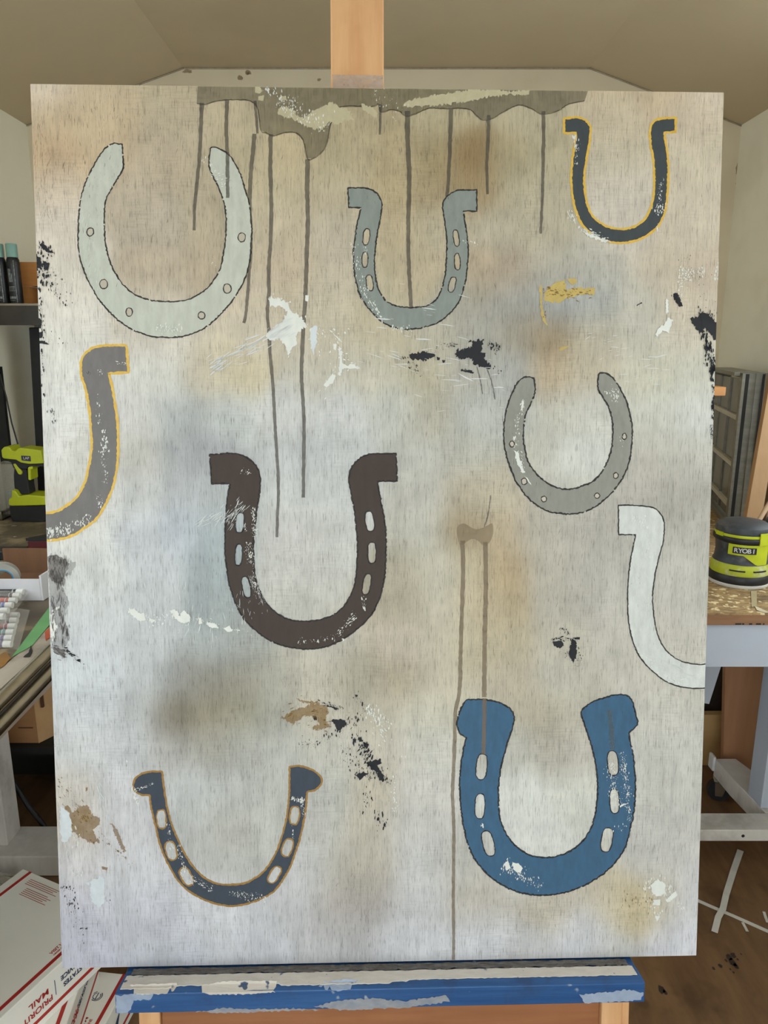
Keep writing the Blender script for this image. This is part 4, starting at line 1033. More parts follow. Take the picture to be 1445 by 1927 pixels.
bench_l = thing('workbench', 'long paint-stained workbench along the left wall with chrome pipe edge', 'workbench', (0, 0, 0))
obj('bench_top', MB().prism([(XL + .002, yA), (ex(yA) - wtrim, yA), (ex(2.3) - wtrim, 2.3), (ex(2.3) - wtrim, yBk), (XL + .002, yBk)], lambda p, q, t: (p, q, t), ZB_ - .03, ZB_), M_bench, bench_l)
obj('edge_board', MB().prism([(ex(yA) - wtrim + .0005, yA), (ex(yA), yA), (ex(2.3), 2.3), (ex(2.3) - wtrim + .0005, 2.3)], lambda p, q, t: (p, q, t), ZB_ - .034, ZB_ + .001), M_trimb, bench_l)
for k, (p0, p1, dx, r) in enumerate((((0, 1320), (95, 1225), .010, .0118), ((0, 1364), (97, 1262), .016, .0118))):
    xx = ex(1.1) + dx
    q0 = at_x(p0[0], p0[1], xx); q1 = at_x(p1[0], p1[1], xx + sl_ * .3)
    dd = (q1 - q0)
    o = obj('chrome_pipe', MB().tube([q0 - dd * 1.2, q0, q1, q1 + dd * 2.2], r, 20), M_chrome, bench_l, smooth=True)
    zlow = q0.z
obj('lower_edge', MB().prism([(ex(yA) - .01, yA), (ex(yA) + .004, yA), (ex(2.3) + .004, 2.3), (ex(2.3) - .01, 2.3)], lambda p, q, t: (p, q, t), zlow - .034, ZB_ - .036), M_trimb, bench_l)
# white post and floor rail of the bench frame
pt = at_y(19, 1400, 1.64); pb = at_y(48, 1600, 1.64)
xp = (pt.x + pb.x) / 2 - .042
ra = at_y(60, 1612, 1.60)
obj('leg', MB().span((xp - .085, 1.64, ra.z), (xp, 1.71, ZB_ - .032)), M_whitewood, bench_l, bevel=.003)
obj('floor_rail', MB().span((XL + .03, 1.60, 0.0), (-.30, 1.72, ra.z)), M_whitewood, bench_l, bevel=.003)
obj('void_shade_panel', MB().span((XL + .03, 2.05, .0), (-.35, 2.07, ZB_ - .032)), M_dark, bench_l)  # black sheet standing for the shaded void under the bench
obj('lower_shelf', MB().span((XL + .03, 1.78, .235), (xp + .42, 2.04, .255)), M_dark, bench_l)
obj('leg', MB().span((XL + .03, .62, 0), (XL + .11, .70, ZB_ - .032)), M_whitewood, bench_l, bevel=.003)
obj('leg', MB().span((ex(.62) - .11, .62, 0), (ex(.62) - .03, .70, ZB_ - .036)), M_whitewood, bench_l, bevel=.003)

# brown carton under the bench
M_card = mat('brown_cardboard', (168, 124, 84), 0.8, col2=(156, 112, 74), scale=(8, 8, 60), contrast=.3)
M_card_l = mat('pale_cardboard_side', (190, 152, 108), 0.8, col2=(178, 140, 98))
M_ink = mat('brown_print', (96, 62, 42), 0.8)
zc = .256
cb = at_z(22, 1424, zc); cbr = at_z(76, 1421, zc); csd = at_z(87, 1424, zc)
yc = 1.80
cbx0, cbx1 = at_y(18, 1420, yc).x, at_y(75, 1420, yc).x
crt = thing('carton', 'brown printed cardboard carton on the dark shelf under the left bench', 'box', (0, 0, 0))
body = MB().span((cbx0 - .06, yc, zc), (cbx1, yc + .22, zc + .30))
obj('body', body, M_card, crt, bevel=.002)
obj('side_flap', MB().prism([(cbx1 + .0005, yc), (cbx1 + .028, yc + .045), (cbx1 + .028, yc + .22), (cbx1 + .0005, yc + .22)], lambda p, q, t: (p, q, t), zc, zc + .30), M_card_l, crt)
obj('tape_mark', MB().span((cbx1 + .012, yc + .012, zc + .10), (cbx1 + .018, yc + .02, zc + .17)), M_ink, crt)
pr_ = MB()
for i in range(9):
    pr_.span((cbx0 + .012, yc - .0006, zc + .10 + i * .013), (cbx1 - .03 - (i % 3) * .006, yc - .0001, zc + .103 + i * .013))
pr_.span((cbx1 - .05, yc - .0006, zc + .045), (cbx1 - .01, yc - .0001, zc + .049))
obj('printed_lines', pr_, M_ink, crt)
cab = [at_y(30, 1480, 1.735), at_y(52, 1515, 1.735), at_y(78, 1548, 1.74), at_y(98, 1585, 1.74), at_y(118, 1612, 1.745)]
cab = [Vector((p.x, p.y, max(p.z, .012))) for p in cab] + [Vector((cab[-1].x + .05, 1.75, .008)), Vector((cab[-1].x + .2, 1.76, .008))]
tag(obj('cable', MB().tube([Vector((cab[0].x - .06, 1.735, cab[0].z + .14)), Vector((cab[0].x - .03, 1.735, cab[0].z + .06))] + cab, .0065, 10), M_blk, smooth=True), 'thick black cable hanging behind the white bench post', 'cable')

# ------------------------------------------------------------------ things on the left bench
M_lime = mat('lime_green_plastic', (186, 196, 34), 0.4, col2=(172, 182, 28), scale=(20, 20, 20), spec=.5)
M_grip = mat('black_rubber_grip', (30, 30, 32), 0.6, col2=(38, 38, 40))
YD = 2.20
dz = at_y(55, 975, YD).z
k_ = (at_y(85, 900, YD).x - at_y(25, 900, YD).x) / 60.0
dx0 = at_y(25, 975, YD).x
# drill profile is measured in photo pixels from (25, 975): x right, y up
def dp(px, py): return (dx0 + (px - 25) * k_, ZB_ + .0012 + (975 - py) * k_)
drill = thing('power_drill', 'lime green and black cordless power tool standing on the left bench', 'power tool', (0, 0, 0))
def dpart(name, pts, m, w, par=drill, bev=.003):
    return obj(name, MB().prism([dp(*p) for p in pts], lambda p, q, t: (p, t, q), YD - w / 2, YD + w / 2), m, par, bevel=bev)
dpart('head', [(27, 841), (33, 835), (42, 835), (47, 842), (53, 843), (58, 838), (66, 837), (100, 841), (102, 866), (76, 867), (60, 864), (52, 859), (30, 857), (27, 854)], M_lime, .062)
dpart('neck', [(31, 857.5), (52, 859.5), (60, 864.5), (76, 867.5), (100, 866.5), (100, 872), (72, 872), (68, 878), (44, 876), (40, 864)], M_grip, .05)
dpart('grip', [(44, 876.2), (67.8, 878.2), (67, 908), (68, 924), (52, 926), (46, 916), (40, 914), (41, 890)], M_grip, .042)
dpart('trigger', [(44, 867), (49, 866), (60, 883), (57, 888), (52, 886)], M_lime, .054)
dpart('rear_guard', [(71, 873), (80, 871), (80, 877), (75, 878), (74, 898), (69, 898)], M_lime, .05)
dpart('base', [(40, 915), (46, 916.5), (52, 926.5), (69, 924.5), (100, 927), (102, 944), (38, 945.5), (31, 943), (32, 933), (38, 929)], M_lime, .075)
dpart('battery', [(33, 946), (102, 945), (104, 974), (60, 975), (36, 975), (33, 966)], M_blk, .078)
lb = dpart('label', [(63, 851), (80, 852), (80, 862), (63, 860)], mat('dark_violet_label', (60, 56, 84), .4, col2=(40, 40, 56), scale=(200, 200, 200)), .0635, bev=0)
text_mesh('label_print', 'LAP', .011, mat('pale_print', (222, 220, 214), .5), lb, frame_m((dp(72, 856)[0], YD - .0322, dp(72, 856)[1]), (1, 0, 0), (0, 0, 1)))

# clear tub with small bottles behind the tool
M_clear = bpy.data.materials.new('clear_plastic'); M_clear.use_nodes = True
_b = M_clear.node_tree.nodes['Principled BSDF']
_b.inputs['Base Color'].default_value = lin((206, 202, 190)); _b.inputs['Roughness'].default_value = .35; _b.inputs['Alpha'].default_value = .34
tub = thing('plastic_tub', 'cloudy plastic tub with bottles inside on the left bench', 'container', (0, 0, 0))
tx0, tx1 = at_y(-6, 940, 2.245).x, at_y(39, 940, 2.245).x
tz1 = at_y(20, 874, 2.245).z
obj('walls', MB().span((tx0, 2.245, ZB_ + .003), (tx0 + .003, 2.315, tz1)).span((tx1 - .003, 2.245, ZB_ + .003), (tx1, 2.315, tz1)).span((tx0 + .003, 2.245, ZB_ + .003), (tx1 - .003, 2.248, tz1)).span((tx0 + .003, 2.312, ZB_ + .003), (tx1 - .003, 2.315, tz1)), M_clear, tub)
obj('bottom', MB().span((tx0, 2.245, ZB_ + .001), (tx1, 2.315, ZB_ + .003)), M_clear, tub)
bt = at_y(23, 940, 2.27)
bot = thing('bottle', 'small grey bottle with blue cap inside the plastic tub', 'bottle', (bt.x, 2.27, ZB_ + .0035))
obj('body', MB().lathe([(.014, 0), (.0145, .004), (.0145, .058), (.012, .062)], n=20), mat('grey_bottle', (106, 112, 120), .4), bot, smooth=True)
obj('cap', MB().lathe([(.0142, .0625), (.0142, .07), (.013, .072)], n=20), mat('blue_cap', (88, 152, 172), .4), bot, smooth=True)
bt = at_y(36, 930, 2.42)
bot2 = thing('bottle', 'small plum coloured bottle with pink cap behind the power tool', 'bottle', (tx1 - .018, 2.29, ZB_ + .0035))
obj('body', MB().lathe([(.012, 0), (.0125, .004), (.0125, .06), (.010, .064)], n=20), mat('plum_bottle', (96, 76, 88), .5), bot2, smooth=True)
obj('cap', MB().lathe([(.011, .0645), (.011, .078), (.009, .08)], n=20), mat('pink_cap', (178, 158, 158), .5), bot2, smooth=True)
tray = thing('metal_tray', 'thin dark tray edge lying in front of the plastic tub', 'tray', (0, 0, 0))
ta = at_z(-12, 972, ZB_); tb_ = at_z(31, 968, ZB_)
obj('base', MB().span((XL + .012, ta.y - .06, ZB_ + .0005), (tb_.x, 2.235, ZB_ + .006)), M_blkm, tray)
obj('rim', MB().bar((XL + .012, ta.y - .055, ZB_ + .0245), (tb_.x, ta.y - .055, ZB_ + .0245), .008, .008).bar((tb_.x - .004, ta.y - .055, ZB_ + .0245), (tb_.x - .004, 2.235, ZB_ + .0245), .008, .008)
    .span((XL + .012, ta.y - .058, ZB_ + .006), (tb_.x, ta.y - .052, ZB_ + .0205)), M_chrome, tray)

# black strip box and dark red box
bx0 = at_z(-20, 1054, ZB_); bx1 = at_z(52, 1054, ZB_)
hb = .022
tag(obj('black_case', MB().span((bx0.x, bx0.y, ZB_ + .0005), (bx1.x, bx0.y + .05, ZB_ + hb)), M_blk, bevel=.002), 'flat black case lying behind the open white box', 'case')
rb0 = at_z(55, 1053, ZB_)
M_red = mat('dark_red_metal', (92, 26, 30), .5, col2=(70, 20, 24), scale=(20, 20, 20))
rbx = thing('toolbox', 'dark red metal box behind the open white box, half hidden by the panel', 'toolbox', (rb0.x, rb0.y, ZB_ + .0005), 0)
obj('body', MB().prism([(0, 0), (.16, 0), (.16, .16), (.09, .10), (0, .0)][:4], lambda p, q, t: (p, q, t), 0, .048), M_red, rbx, bevel=.002)
obj('lid_edge', MB().prism([(-.002, -.002), (.162, -.002), (.162, .162), (.09, .105)], lambda p, q, t: (p, q, t), .0485, .056), M_dark, rbx)

# open white carton with brown inside
ob0 = at_z(0, 1135, ZB_); ob1 = at_z(78, 1131, ZB_); ob2 = at_z(92, 1121, ZB_)
M_cw = mat('white_carton', (212, 212, 216), .6, col2=(202, 202, 206))
M_cin = mat('brown_carton_inside', (118, 86, 60), .8, col2=(106, 76, 52), scale=(30, 6, 6))
obx = thing('open_carton', 'open white carton with brown inside on the left bench', 'box', (0, 0, 0))
oy0, oy1 = ob1.y, at_z(40, 1056, ZB_ + .03).y
ox0, ox1 = ob0.x - .09, ob1.x
hgt = .048
obj('front_wall', MB().span((ox0, oy0, ZB_ + .001), (ox1, oy0 + .004, ZB_ + hgt)), M_cw, obx)
obj('side_wall', MB().prism([(ox1 + .0005, oy0), (ox1 + .0045, oy0), (ox1 + .014, oy1), (ox1 + .010, oy1)], lambda p, q, t: (p, q, t), ZB_ + .001, ZB_ + hgt + .008), M_cw, obx)
obj('back_wall', MB().span((ox0, oy1 - .004, ZB_ + .001), (ox1 + .0095, oy1, ZB_ + .062)), M_cin, obx)
obj('bottom', MB().span((ox0, oy0 + .0045, ZB_ + .0005), (ox1, oy1 - .0045, ZB_ + .003)), M_cin, obx)
tl = at_z(6, 1096, ZB_ + .05)
rl = thing('tape_roll', 'blue and grey tape roll in the open white carton', 'tape', (tl.x - .004, oy0 + .05, ZB_ + .0035))
rl.rotation_euler = (math.radians(90), 0, math.radians(20))
rl.location.z = ZB_ + .0035 + .034
rl.location.x -= .035
ringm = MB().lathe([(.022, 0), (.034, 0), (.034, .022), (.022, .022), (.022, 0)], n=32)
ringm.f = [f for f in ringm.f if len(f) == 4]
obj('tape', ringm, mat('grey_tape', (170, 170, 162), .5), rl, smooth=True)
core = MB().lathe([(.0195, .0005), (.0218, .0005), (.0218, .0215), (.0195, .0215), (.0195, .0005)], n=32); core.f = [f for f in core.f if len(f) == 4]
obj('core', core, mat('bright_blue_core', (40, 150, 200), .5), rl, smooth=True)

# markers with white caps, two sleeves
M_cap = mat('white_marker_cap', (222, 224, 220), .4, col2=(214, 216, 212))
MK = [(44, 1114, (28, 28, 32), 'black'), (38, 1121, (40, 38, 44), 'charcoal'), (31, 1130, (190, 62, 50), 'red'), (24, 1139, (44, 72, 168), 'blue'), (16, 1149, (120, 150, 190), 'pale blue'), (8, 1160, (150, 150, 150), 'grey')]
MK2 = [(35, 1158, (150, 132, 128), 'taupe'), (33, 1168, (96, 96, 108), 'slate grey'), (30, 1179, (140, 40, 60), 'crimson'), (27, 1190, (60, 120, 120), 'teal'), (24, 1201, (86, 60, 130), 'purple'), (22, 1212, (70, 60, 110), 'violet')]
def marker(px, py, c, nm, zz, where):
    p = at_z(px, py, zz)
    t = thing('marker', nm + ' marker with white cap ' + where, 'marker', (p.x, p.y, zz), 0, 'markers on the left bench')
    obj('cap', MB().tube([(0, 0, 0), (-.014, 0, 0)], .0062, 12), M_cap, t, smooth=True)
    b_ = obj('barrel', MB().tube([(-.0142, 0, 0), (-.128, 0, 0)], .0058, 12), mat('marker_' + nm.replace(' ', '_'), c, .4), t, smooth=True)
    obj('band', MB().tube([(-.020, 0, 0), (-.0215, 0, 0)], .0061, 12), mat('marker_band', (196, 196, 196), .5), b_)
for px, py, c, nm in MK: marker(px, py, c, nm, ZB_ + .022, 'in the upper sleeve on the left bench')
for px, py, c, nm in MK2: marker(px, py, c, nm, ZB_ + .0068, 'in the lower sleeve on the left bench')
M_film = bpy.data.materials.new('clear_film'); M_film.use_nodes = True
_b = M_film.node_tree.nodes['Principled BSDF']
_b.inputs['Base Color'].default_value = lin((230, 226, 220)); _b.inputs['Roughness'].default_value = .12; _b.inputs['Alpha'].default_value = .12
fa = [at_z(50, 1112, ZB_ + .030), at_z(2, 1176, ZB_ + .030)]
fb = [at_z(52, 1145, ZB_ + .0145), at_z(30, 1219, ZB_ + .0145)]
for nm, (q0, q1), z1 in (('upper', fa, .0295), ('lower', fb, .0142)):
    fm = MB(); tv = []; tf = []
    for i in range(15):
        t = i / 14
        p = q0.lerp(q1, t)
        for j in range(7):
            s_ = j / 6
            tv.append((p.x - s_ * .15 + .004, p.y, ZB_ + z1 + random.uniform(0, .0016) - (.004 if j == 0 else 0)))
    for i in range(14):
        for j in range(6):
            a = i * 7 + j; tf.append((a, a + 1, a + 8, a + 7))
    fm.add(tv, tf)
    o = obj('plastic_sleeve', fm, M_film, smooth=False)
    md = o.modifiers.new('thick', 'SOLIDIFY'); md.thickness = .0003
    tag(o, 'crinkled clear plastic sleeve over the %s row of markers' % nm, 'sleeve')
# green tape patch and ochre paint blots lying on the bench edge
def flatpatch(name, pts, m, label, cat, z, th=.0006, amp=0):
    P = rough_poly(pts, amp, 4) if amp else pts
    q = [at_z(p[0], p[1], z) for p in P]
    mb = MB().prism([(a.x, a.y) for a in q], lambda p, r, t: (p, r, t), z - th, z)
    return tag(obj(name, mb, m), label, cat)
flatpatch('green_tape', [(38, 1215), (70, 1172), (96, 1138), (96, 1172), (60, 1215), (22, 1236)], mat('green_masking_tape', (112, 168, 110), .6, col2=(98, 152, 98)), 'strip of green masking tape stuck along the left bench edge', 'tape', ZB_ + .0022)
flatpatch('paint_blot', [(0, 1232), (12, 1226), (20, 1238), (10, 1250), (0, 1257)], mat('ochre_blot', (150, 108, 48), .5, col2=(120, 84, 40)), 'ochre paint blot at the corner of the left bench', 'paint blot', ZB_ + .0022, amp=1)
flatpatch('paint_blot', [(84, 1190), (96, 1176), (96, 1196), (86, 1206)], mat('red_orange_blot', (176, 92, 56), .5, col2=(160, 60, 50)), 'red orange paint blot on the left bench edge board', 'paint blot', ZB_ + .0022, amp=1)
flatpatch('paint_blot', [(58, 1212), (61, 1224), (56, 1236), (44, 1236), (54, 1228)], M_dark, 'black paint smear on the left bench edge board', 'paint blot', ZB_ + .0022, amp=.6)

# ------------------------------------------------------------------ wall shelf with spray cans
SY = 2.24
zs = at_y(30, 571, SY).z
xs1 = at_y(69, 580, SY).x + .16
shelf = thing('wall_shelf', 'dark metal wall shelf carrying spray cans on the left', 'shelf', (0, 0, 0))
obj('board', MB().span((XL + .002, SY, zs - .006), (xs1, YB - .002, zs)), mat('shelf_top_metal', (150, 140, 124), .4, metal=.3), shelf)
obj('front_lip', MB().span((XL + .002, SY - .003, at_y(30, 612, SY).z), (xs1, SY, zs - .0065)), M_blkm, shelf)
M_capg = mat('mint_spray_cap', (138, 178, 170), .4, col2=(128, 168, 160))
M_can = mat('black_can_print', (26, 27, 30), .35, col2=(34, 35, 38), scale=(60, 60, 60))
M_band = mat('pale_grey_print', (150, 156, 156), .5, col2=(60, 64, 66), scale=(500, 500, 160), contrast=.6)
def can(px, label):
    yy = SY + .03
    kk = (at_y(100, 500, yy).x - at_y(0, 500, yy).x) / 100
    x = at_y(px, 560, yy).x
    t = thing('spray_can', label, 'spray can', (x, yy, zs + .0003), 0, 'spray cans on the wall shelf')
    r = 11.8 * kk; h = (568 - 460) * kk
    obj('body', MB().lathe([(r * .93, 0), (r, .003), (r, h * .68), (r * .94, h * .74), (r * .80, h * .775)], n=28), M_can, t, smooth=True)
    obj('cap', MB().lathe([(r * .86, h * .776), (r * .86, h * .99), (r * .80, h), ], n=28), M_capg, t, smooth=True)
    lbp = MB()
    for z0, z1, a0, a1 in ((.36, .58, -125, -95), (.36, .50, -92, -84), (.27, .285, -135, -70), (.24, .25, -135, -75), (.21, .22, -135, -72), (.08, .12, -135, -70), (.05, .06, -130, -78), (.02, .72, -65, -58)):
        tv = []; tf = []
        for i in range(6):
            a = math.radians(a0 + (a1 - a0) * i / 5)
            tv += [(r * 1.008 * math.cos(a), r * 1.008 * math.sin(a), h * z0), (r * 1.008 * math.cos(a), r * 1.008 * math.sin(a), h * z1)]
        for i in range(5): tf.append((2 * i, 2 * i + 2, 2 * i + 3, 2 * i + 1))
        lbp.add(tv, tf)
    obj('label_print', lbp, M_band, t)
    return t
can(6, 'black spray can with mint cap at the left end of the shelf')
can(31.5, 'black spray can with mint cap beside the wooden box on the shelf')
wb0 = at_y(44, 565, SY + .10)
wbx = thing('wooden_box', 'small orange wood box on the wall shelf beside the spray cans', 'box', (wb0.x, SY + .10, zs + .0003))
zt_ = at_y(50, 493, SY + .10).z - zs; zm_ = at_y(50, 537, SY + .10).z - zs
M_pine = mat('orange_pine', (190, 132, 74), .5, col2=(172, 114, 60), scale=(6, 40, 60), contrast=.3)
obj('body', MB().span((0, 0, zm_), (.16, .12, zt_)), M_pine, wbx, bevel=.002)
obj('lower_frame', MB().span((0, .0, 0), (.022, .12, zm_ - .004)).span((.14, 0, 0), (.16, .12, zm_ - .004)).span((.022, .10, 0), (.14, .12, zm_ - .004)), M_pine, wbx)
obj('ledge', MB().span((-.004, -.006, zm_ - .0038), (.162, -.0003, zm_ + .004)), M_pine, wbx)

# pale backing sheet, black screen, black strip and thin wire under the shelf
M_sheet = mat('grey_white_sheet', (190, 188, 178), .7, col2=(176, 174, 164), scale=(30, 30, 2), contrast=.3)
sh = MB(); tv = []; tf = []
x0_, x1_ = XL + .012, at_y(66, 700, 2.60).x + .2
for i in range(41):
    t = i / 40
    yq = 2.62 + .012 * math.sin(t * 21) + .006 * math.sin(t * 47 + 1)
    tv += [(x0_ + (x1_ - x0_) * t, yq, ZB_ + .001), (x0_ + (x1_ - x0_) * t, yq, zs - .05)]
for i in range(40): tf.append((2 * i, 2 * i + 2, 2 * i + 3, 2 * i + 1))
sh.add(tv, tf)
o = obj('sheet', sh, M_sheet, smooth=True); md = o.modifiers.new('thick', 'SOLIDIFY'); md.thickness = .003
tag(o, 'rippled pale grey sheet hanging against the wall under the shelf', 'sheet')
mo0 = at_y(54, 616, 2.40); mo1 = at_y(63, 850, 2.42)
scr = thing('screen', 'black flat screen standing behind the power tool under the shelf', 'screen', (0, 0, 0))
obj('panel', MB().prism([(mo0.x, mo0.z), (mo0.x + .30, mo0.z), (mo0.x + .30, ZB_ + .03), (at_y(66, 880, 2.40).x, ZB_ + .03)], lambda p, q, t: (p, t, q), 2.40, 2.425), M_blk, scr, bevel=.003)
obj('stand', MB().span((mo0.x + .10, 2.37, ZB_ + .0005), (mo0.x + .26, 2.46, ZB_ + .012)).span((mo0.x + .16, 2.426, ZB_ + .012), (mo0.x + .20, 2.45, ZB_ + .2)), M_blk, scr)
sb = at_y(18, 848, 2.32)
tag(obj('black_board', MB().span((sb.x - .06, 2.32, ZB_ + .0008), (sb.x, 2.335, at_y(0, 690, 2.32).z)), M_dark), 'narrow black board standing at the far left of the bench', 'board')
wr = [at_y(0, 706, 2.29), at_y(12, 748, 2.29), at_y(22, 796, 2.29), at_y(33, 834, 2.29), at_y(42, 870, 2.29)]
tag(obj('wire', MB().tube([Vector((XL + .01, 2.29, wr[0].z + .06))] + wr + [Vector((wr[-1].x + .03, 2.29, ZB_ + .004))], .0024, 6), M_blk, smooth=True), 'thin black wire hanging down behind the power tool', 'wire')

# ------------------------------------------------------------------ mailing boxes on the floor at the left
M_box = mat('white_mailer_card', (243, 243, 236), .6, col2=(238, 238, 230), scale=(10, 10, 10))
M_redp = mat('red_print', (176, 48, 42), .6, col2=(166, 42, 38))
M_navy = mat('navy_print', (58, 68, 98), .6, col2=(48, 58, 90))


def mailer(label, corner, ang, L, Wd, z0, h, texts=True):
    """corner: near-right top corner line start; local x runs along the box, local y across (away from viewer)"""
    t = thing('mailing_box', label, 'box', (corner[0], corner[1], z0), ang, 'mailing boxes stacked on the floor')
    obj('body', MB().span((0, 0, 0), (L, Wd, h)), M_box, t, bevel=.0015)
    st = MB().span((0, .012, h), (L, .019, h + .0004)).span((0, Wd - .026, h), (L, Wd - .019, h + .0004))
    obj('top_stripes', st, M_redp, t)
    obj('side_stripe', MB().span((0, -.0004, .014), (L, 0, .021)), M_redp, t)
    return t


d1 = Vector((.42, .907, 0)).normalized(); ang1 = math.atan2(d1.y, d1.x)
z1b, hb1, L1 = .174, .086, .378
pA = at_z(60, 1862, z1b + hb1)
box1 = mailer('topmost white mailing box with upside-down red lettering along its side', (pA.x - d1.x * .18, pA.y - d1.y * .18), ang1, L1, .262, z1b, hb1)
SM = lambda x, z: frame_m((x, -.0006, z), (-1, 0, 0), (0, 0, -1))       # upside-down print on the near side
text_mesh('side_print', 'PRIORITY', .0155, M_redp, box1, SM(.181, .038), 'CENTER', .0002, 1.08)
text_mesh('side_print', 'MAIL', .0155, M_redp, box1, SM(.190, .056), 'CENTER', .0002, 1.2)
obj('print_rule', MB().span((.223, -.0006, .034), (.224, -.0001, .064)), M_navy, box1)
text_mesh('side_print', 'UNITED STATES', .0125, M_navy, box1, SM(.240, .040), 'RIGHT', .0003)
text_mesh('side_print', 'POSTAL SERVICE', .0125, M_navy, box1, SM(.236, .056), 'RIGHT', .0003)
TM = lambda x, y: frame_m((x, y, hb1 + .0003), (1, 0, 0), (0, 1, 0))
text_mesh('top_print', 'VISIT US AT USPS.COM', .0085, M_redp, box1, TM(.246, .032), 'LEFT', .0001)
text_mesh('top_print', 'ORDER FREE SUPPLIES ONLINE', .0045, M_redp, box1, TM(.246, .0245), 'LEFT')
ln = MB()
for i in range(10):
    if i == 4: continue
    xq = L1 - .016 - i * .0042
    ln.span((xq, .262 - .125 + (i % 3) * .006, hb1 + .0001), (xq + .0013, .262 - .040 - (.014 if i > 4 else 0), hb1 + .0004))
obj('small_print', ln, mat('faded_red_print', (190, 120, 108), .6), box1)
# second box
f0 = at_z(126, 1927, .172); f1 = at_z(158, 1834, .172)
d2 = (f1 - f0); d2.z = 0; d2.normalize()
box2 = mailer('middle white mailing box turned askew under the topmost one', (f0.x - d2.x * .12, f0.y - d2.y * .12), math.atan2(d2.y, d2.x), .30, .22, .0872, .0862)
text_mesh('side_print', 'PRIORITY', .020, M_redp, box2, frame_m((.135, -.0006, .060), (-1, 0, 0), (0, 0, -1)), 'CENTER', .0004)
text_mesh('side_print', 'UNITED STATES', .013, M_navy, box2, frame_m((.225, -.0006, .060), (-1, 0, 0), (0, 0, -1)), 'CENTER', .0003)
# third box, lowest
g0 = at_z(198, 1927, .0862); g1 = at_z(240, 1850, .0862)
d3 = (g1 - g0); d3.z = 0; d3.normalize()
gl = at_z(230, 1833, .0862)
L3 = .30
cx3 = g1 + d3 * ((gl - g1).dot(d3))
box3 = mailer('lowest white mailing box with eagle logo print beside the easel tray', (cx3.x - d3.x * L3, cx3.y - d3.y * L3), math.atan2(d3.y, d3.x), L3, .22, .0005, .0862)
lg = MB()
for r in (.011, .008):
    n0 = len(lg.v); tv = []; tf = []
    for i in range(25):
        a = math.radians(20 + 300 * i / 24)
        tv += [(L3 - .055 + r * math.cos(a), .045 + r * math.sin(a), .0865), (L3 - .055 + (r - .0016) * math.cos(a), .045 + (r - .0016) * math.sin(a), .0865)]
    for i in range(24): tf.append((2 * i, 2 * i + 2, 2 * i + 3, 2 * i + 1))
    lg.add(tv, tf)
lg.span((L3 - .063, .0442, .0863), (L3 - .047, .0458, .0866))
obj('logo_print', lg, M_navy, box3)
text_mesh('top_print', 'USPS.COM', .014, M_redp, box3, frame_m((L3 - .165, .042, .0865), (1, 0, 0), (0, 1, 0)), 'LEFT', .0003)
text_mesh('top_print', 'SUPPLIES ONLINE', .008, M_redp, box3, frame_m((L3 - .165, .030, .0865), (1, 0, 0), (0, 1, 0)), 'LEFT')
eg = MB().add([(L3 - .10, -.0007, .030), (L3 - .07, -.0007, .034), (L3 - .055, -.0007, .062), (L3 - .085, -.0007, .045)], [(0, 1, 2, 3)])
obj('logo_print', eg, M_navy, box3)
bgp = thing('plastic_bag', 'crumpled clear plastic bag on the floor behind the mailing boxes', 'bag', (0, 0, 0))
pg = at_z(2, 1684, .0)
bagm = MB().lathe([(.05, .001), (.06, .015), (.05, .035), (.02, .045)], n=22)
bagm.v = [(x * random.uniform(.85, 1.15) + pg.x - .02, y * random.uniform(.7, .9) + pg.y, z * random.uniform(.8, 1.2) + .001) for x, y, z in bagm.v]
obj('film', bagm, M_clear, bgp)

# ------------------------------------------------------------------ right work bench
yfe = at_z(1385, 1154, ZB_).y
M_osb = mat('worn_osb', (178, 150, 104), .7, col2=(112, 86, 58), scale=(46, 120, 46), contrast=.55, stain=(78, 64, 48), stain_scale=16, stain_amt=.6, fine=((216, 198, 156), 70, .58), bump=.4)
M_edge = mat('board_edge', (150, 112, 82), .7, col2=(126, 92, 66), scale=(8, 40, 60), contrast=.35)
M_fasc = mat('pale_blue_white_fascia', (182, 190, 204), .5, col2=(174, 182, 196), scale=(6, 6, 6))
M_plyf = mat('pinkish_plywood', (172, 128, 96), .6, col2=(150, 106, 76), scale=(26, 26, 2.2), contrast=.35)
bench_r = thing('workbench', 'rolling workbench with worn chipboard top and white frame on the right', 'workbench', (0, 0, 0))
xb = .50
obj('bench_top', MB().span((xb, yfe, ZB_ - .004), (XR - .002, YB - .002, ZB_)), M_osb, bench_r)
ze = at_y(1385, 1176, yfe).z; zf = at_y(1385, 1257, yfe).z
obj('top_edge', MB().span((xb, yfe - .001, ze), (XR - .002, yfe + .03, ZB_ - .0042)), M_edge, bench_r)
tm = MB()
for i, w_ in enumerate((.012, .004, .006, .010, .003, .006)):
    tm.span((at_y(1383, 1173, yfe).x + i * .014, yfe - .0016, ze + .001), (at_y(1383, 1173, yfe).x + i * .014 + w_, yfe - .0011, ze + .004))
obj('stamp_print', tm, M_dark, bench_r)
obj('fascia', MB().span((xb, yfe + .006, zf), (XR - .002, yfe + .024, ze - .0003)), M_fasc, bench_r)
zr = .12
rf = at_z(1400, 1562, zr); rbk = at_z(1400, 1530, zr); rbt = at_y(1400, 1583, rf.y).z
obj('front_rail', MB().span((xb, rf.y, rbt), (XR - .03, rbk.y, zr)), M_whitewood, bench_r, bevel=.002)
hl = at_y(1398, 1573, rf.y)
obj('bolt_hole', MB().tube([(hl.x, rf.y - .0006, hl.z), (hl.x, rf.y + .001, hl.z)], .0042, 14), M_dark, bench_r)
r0 = at_z(1445, 1556, zr); r1 = at_z(1345, 1428, zr); r2 = at_z(1384, 1428, zr)
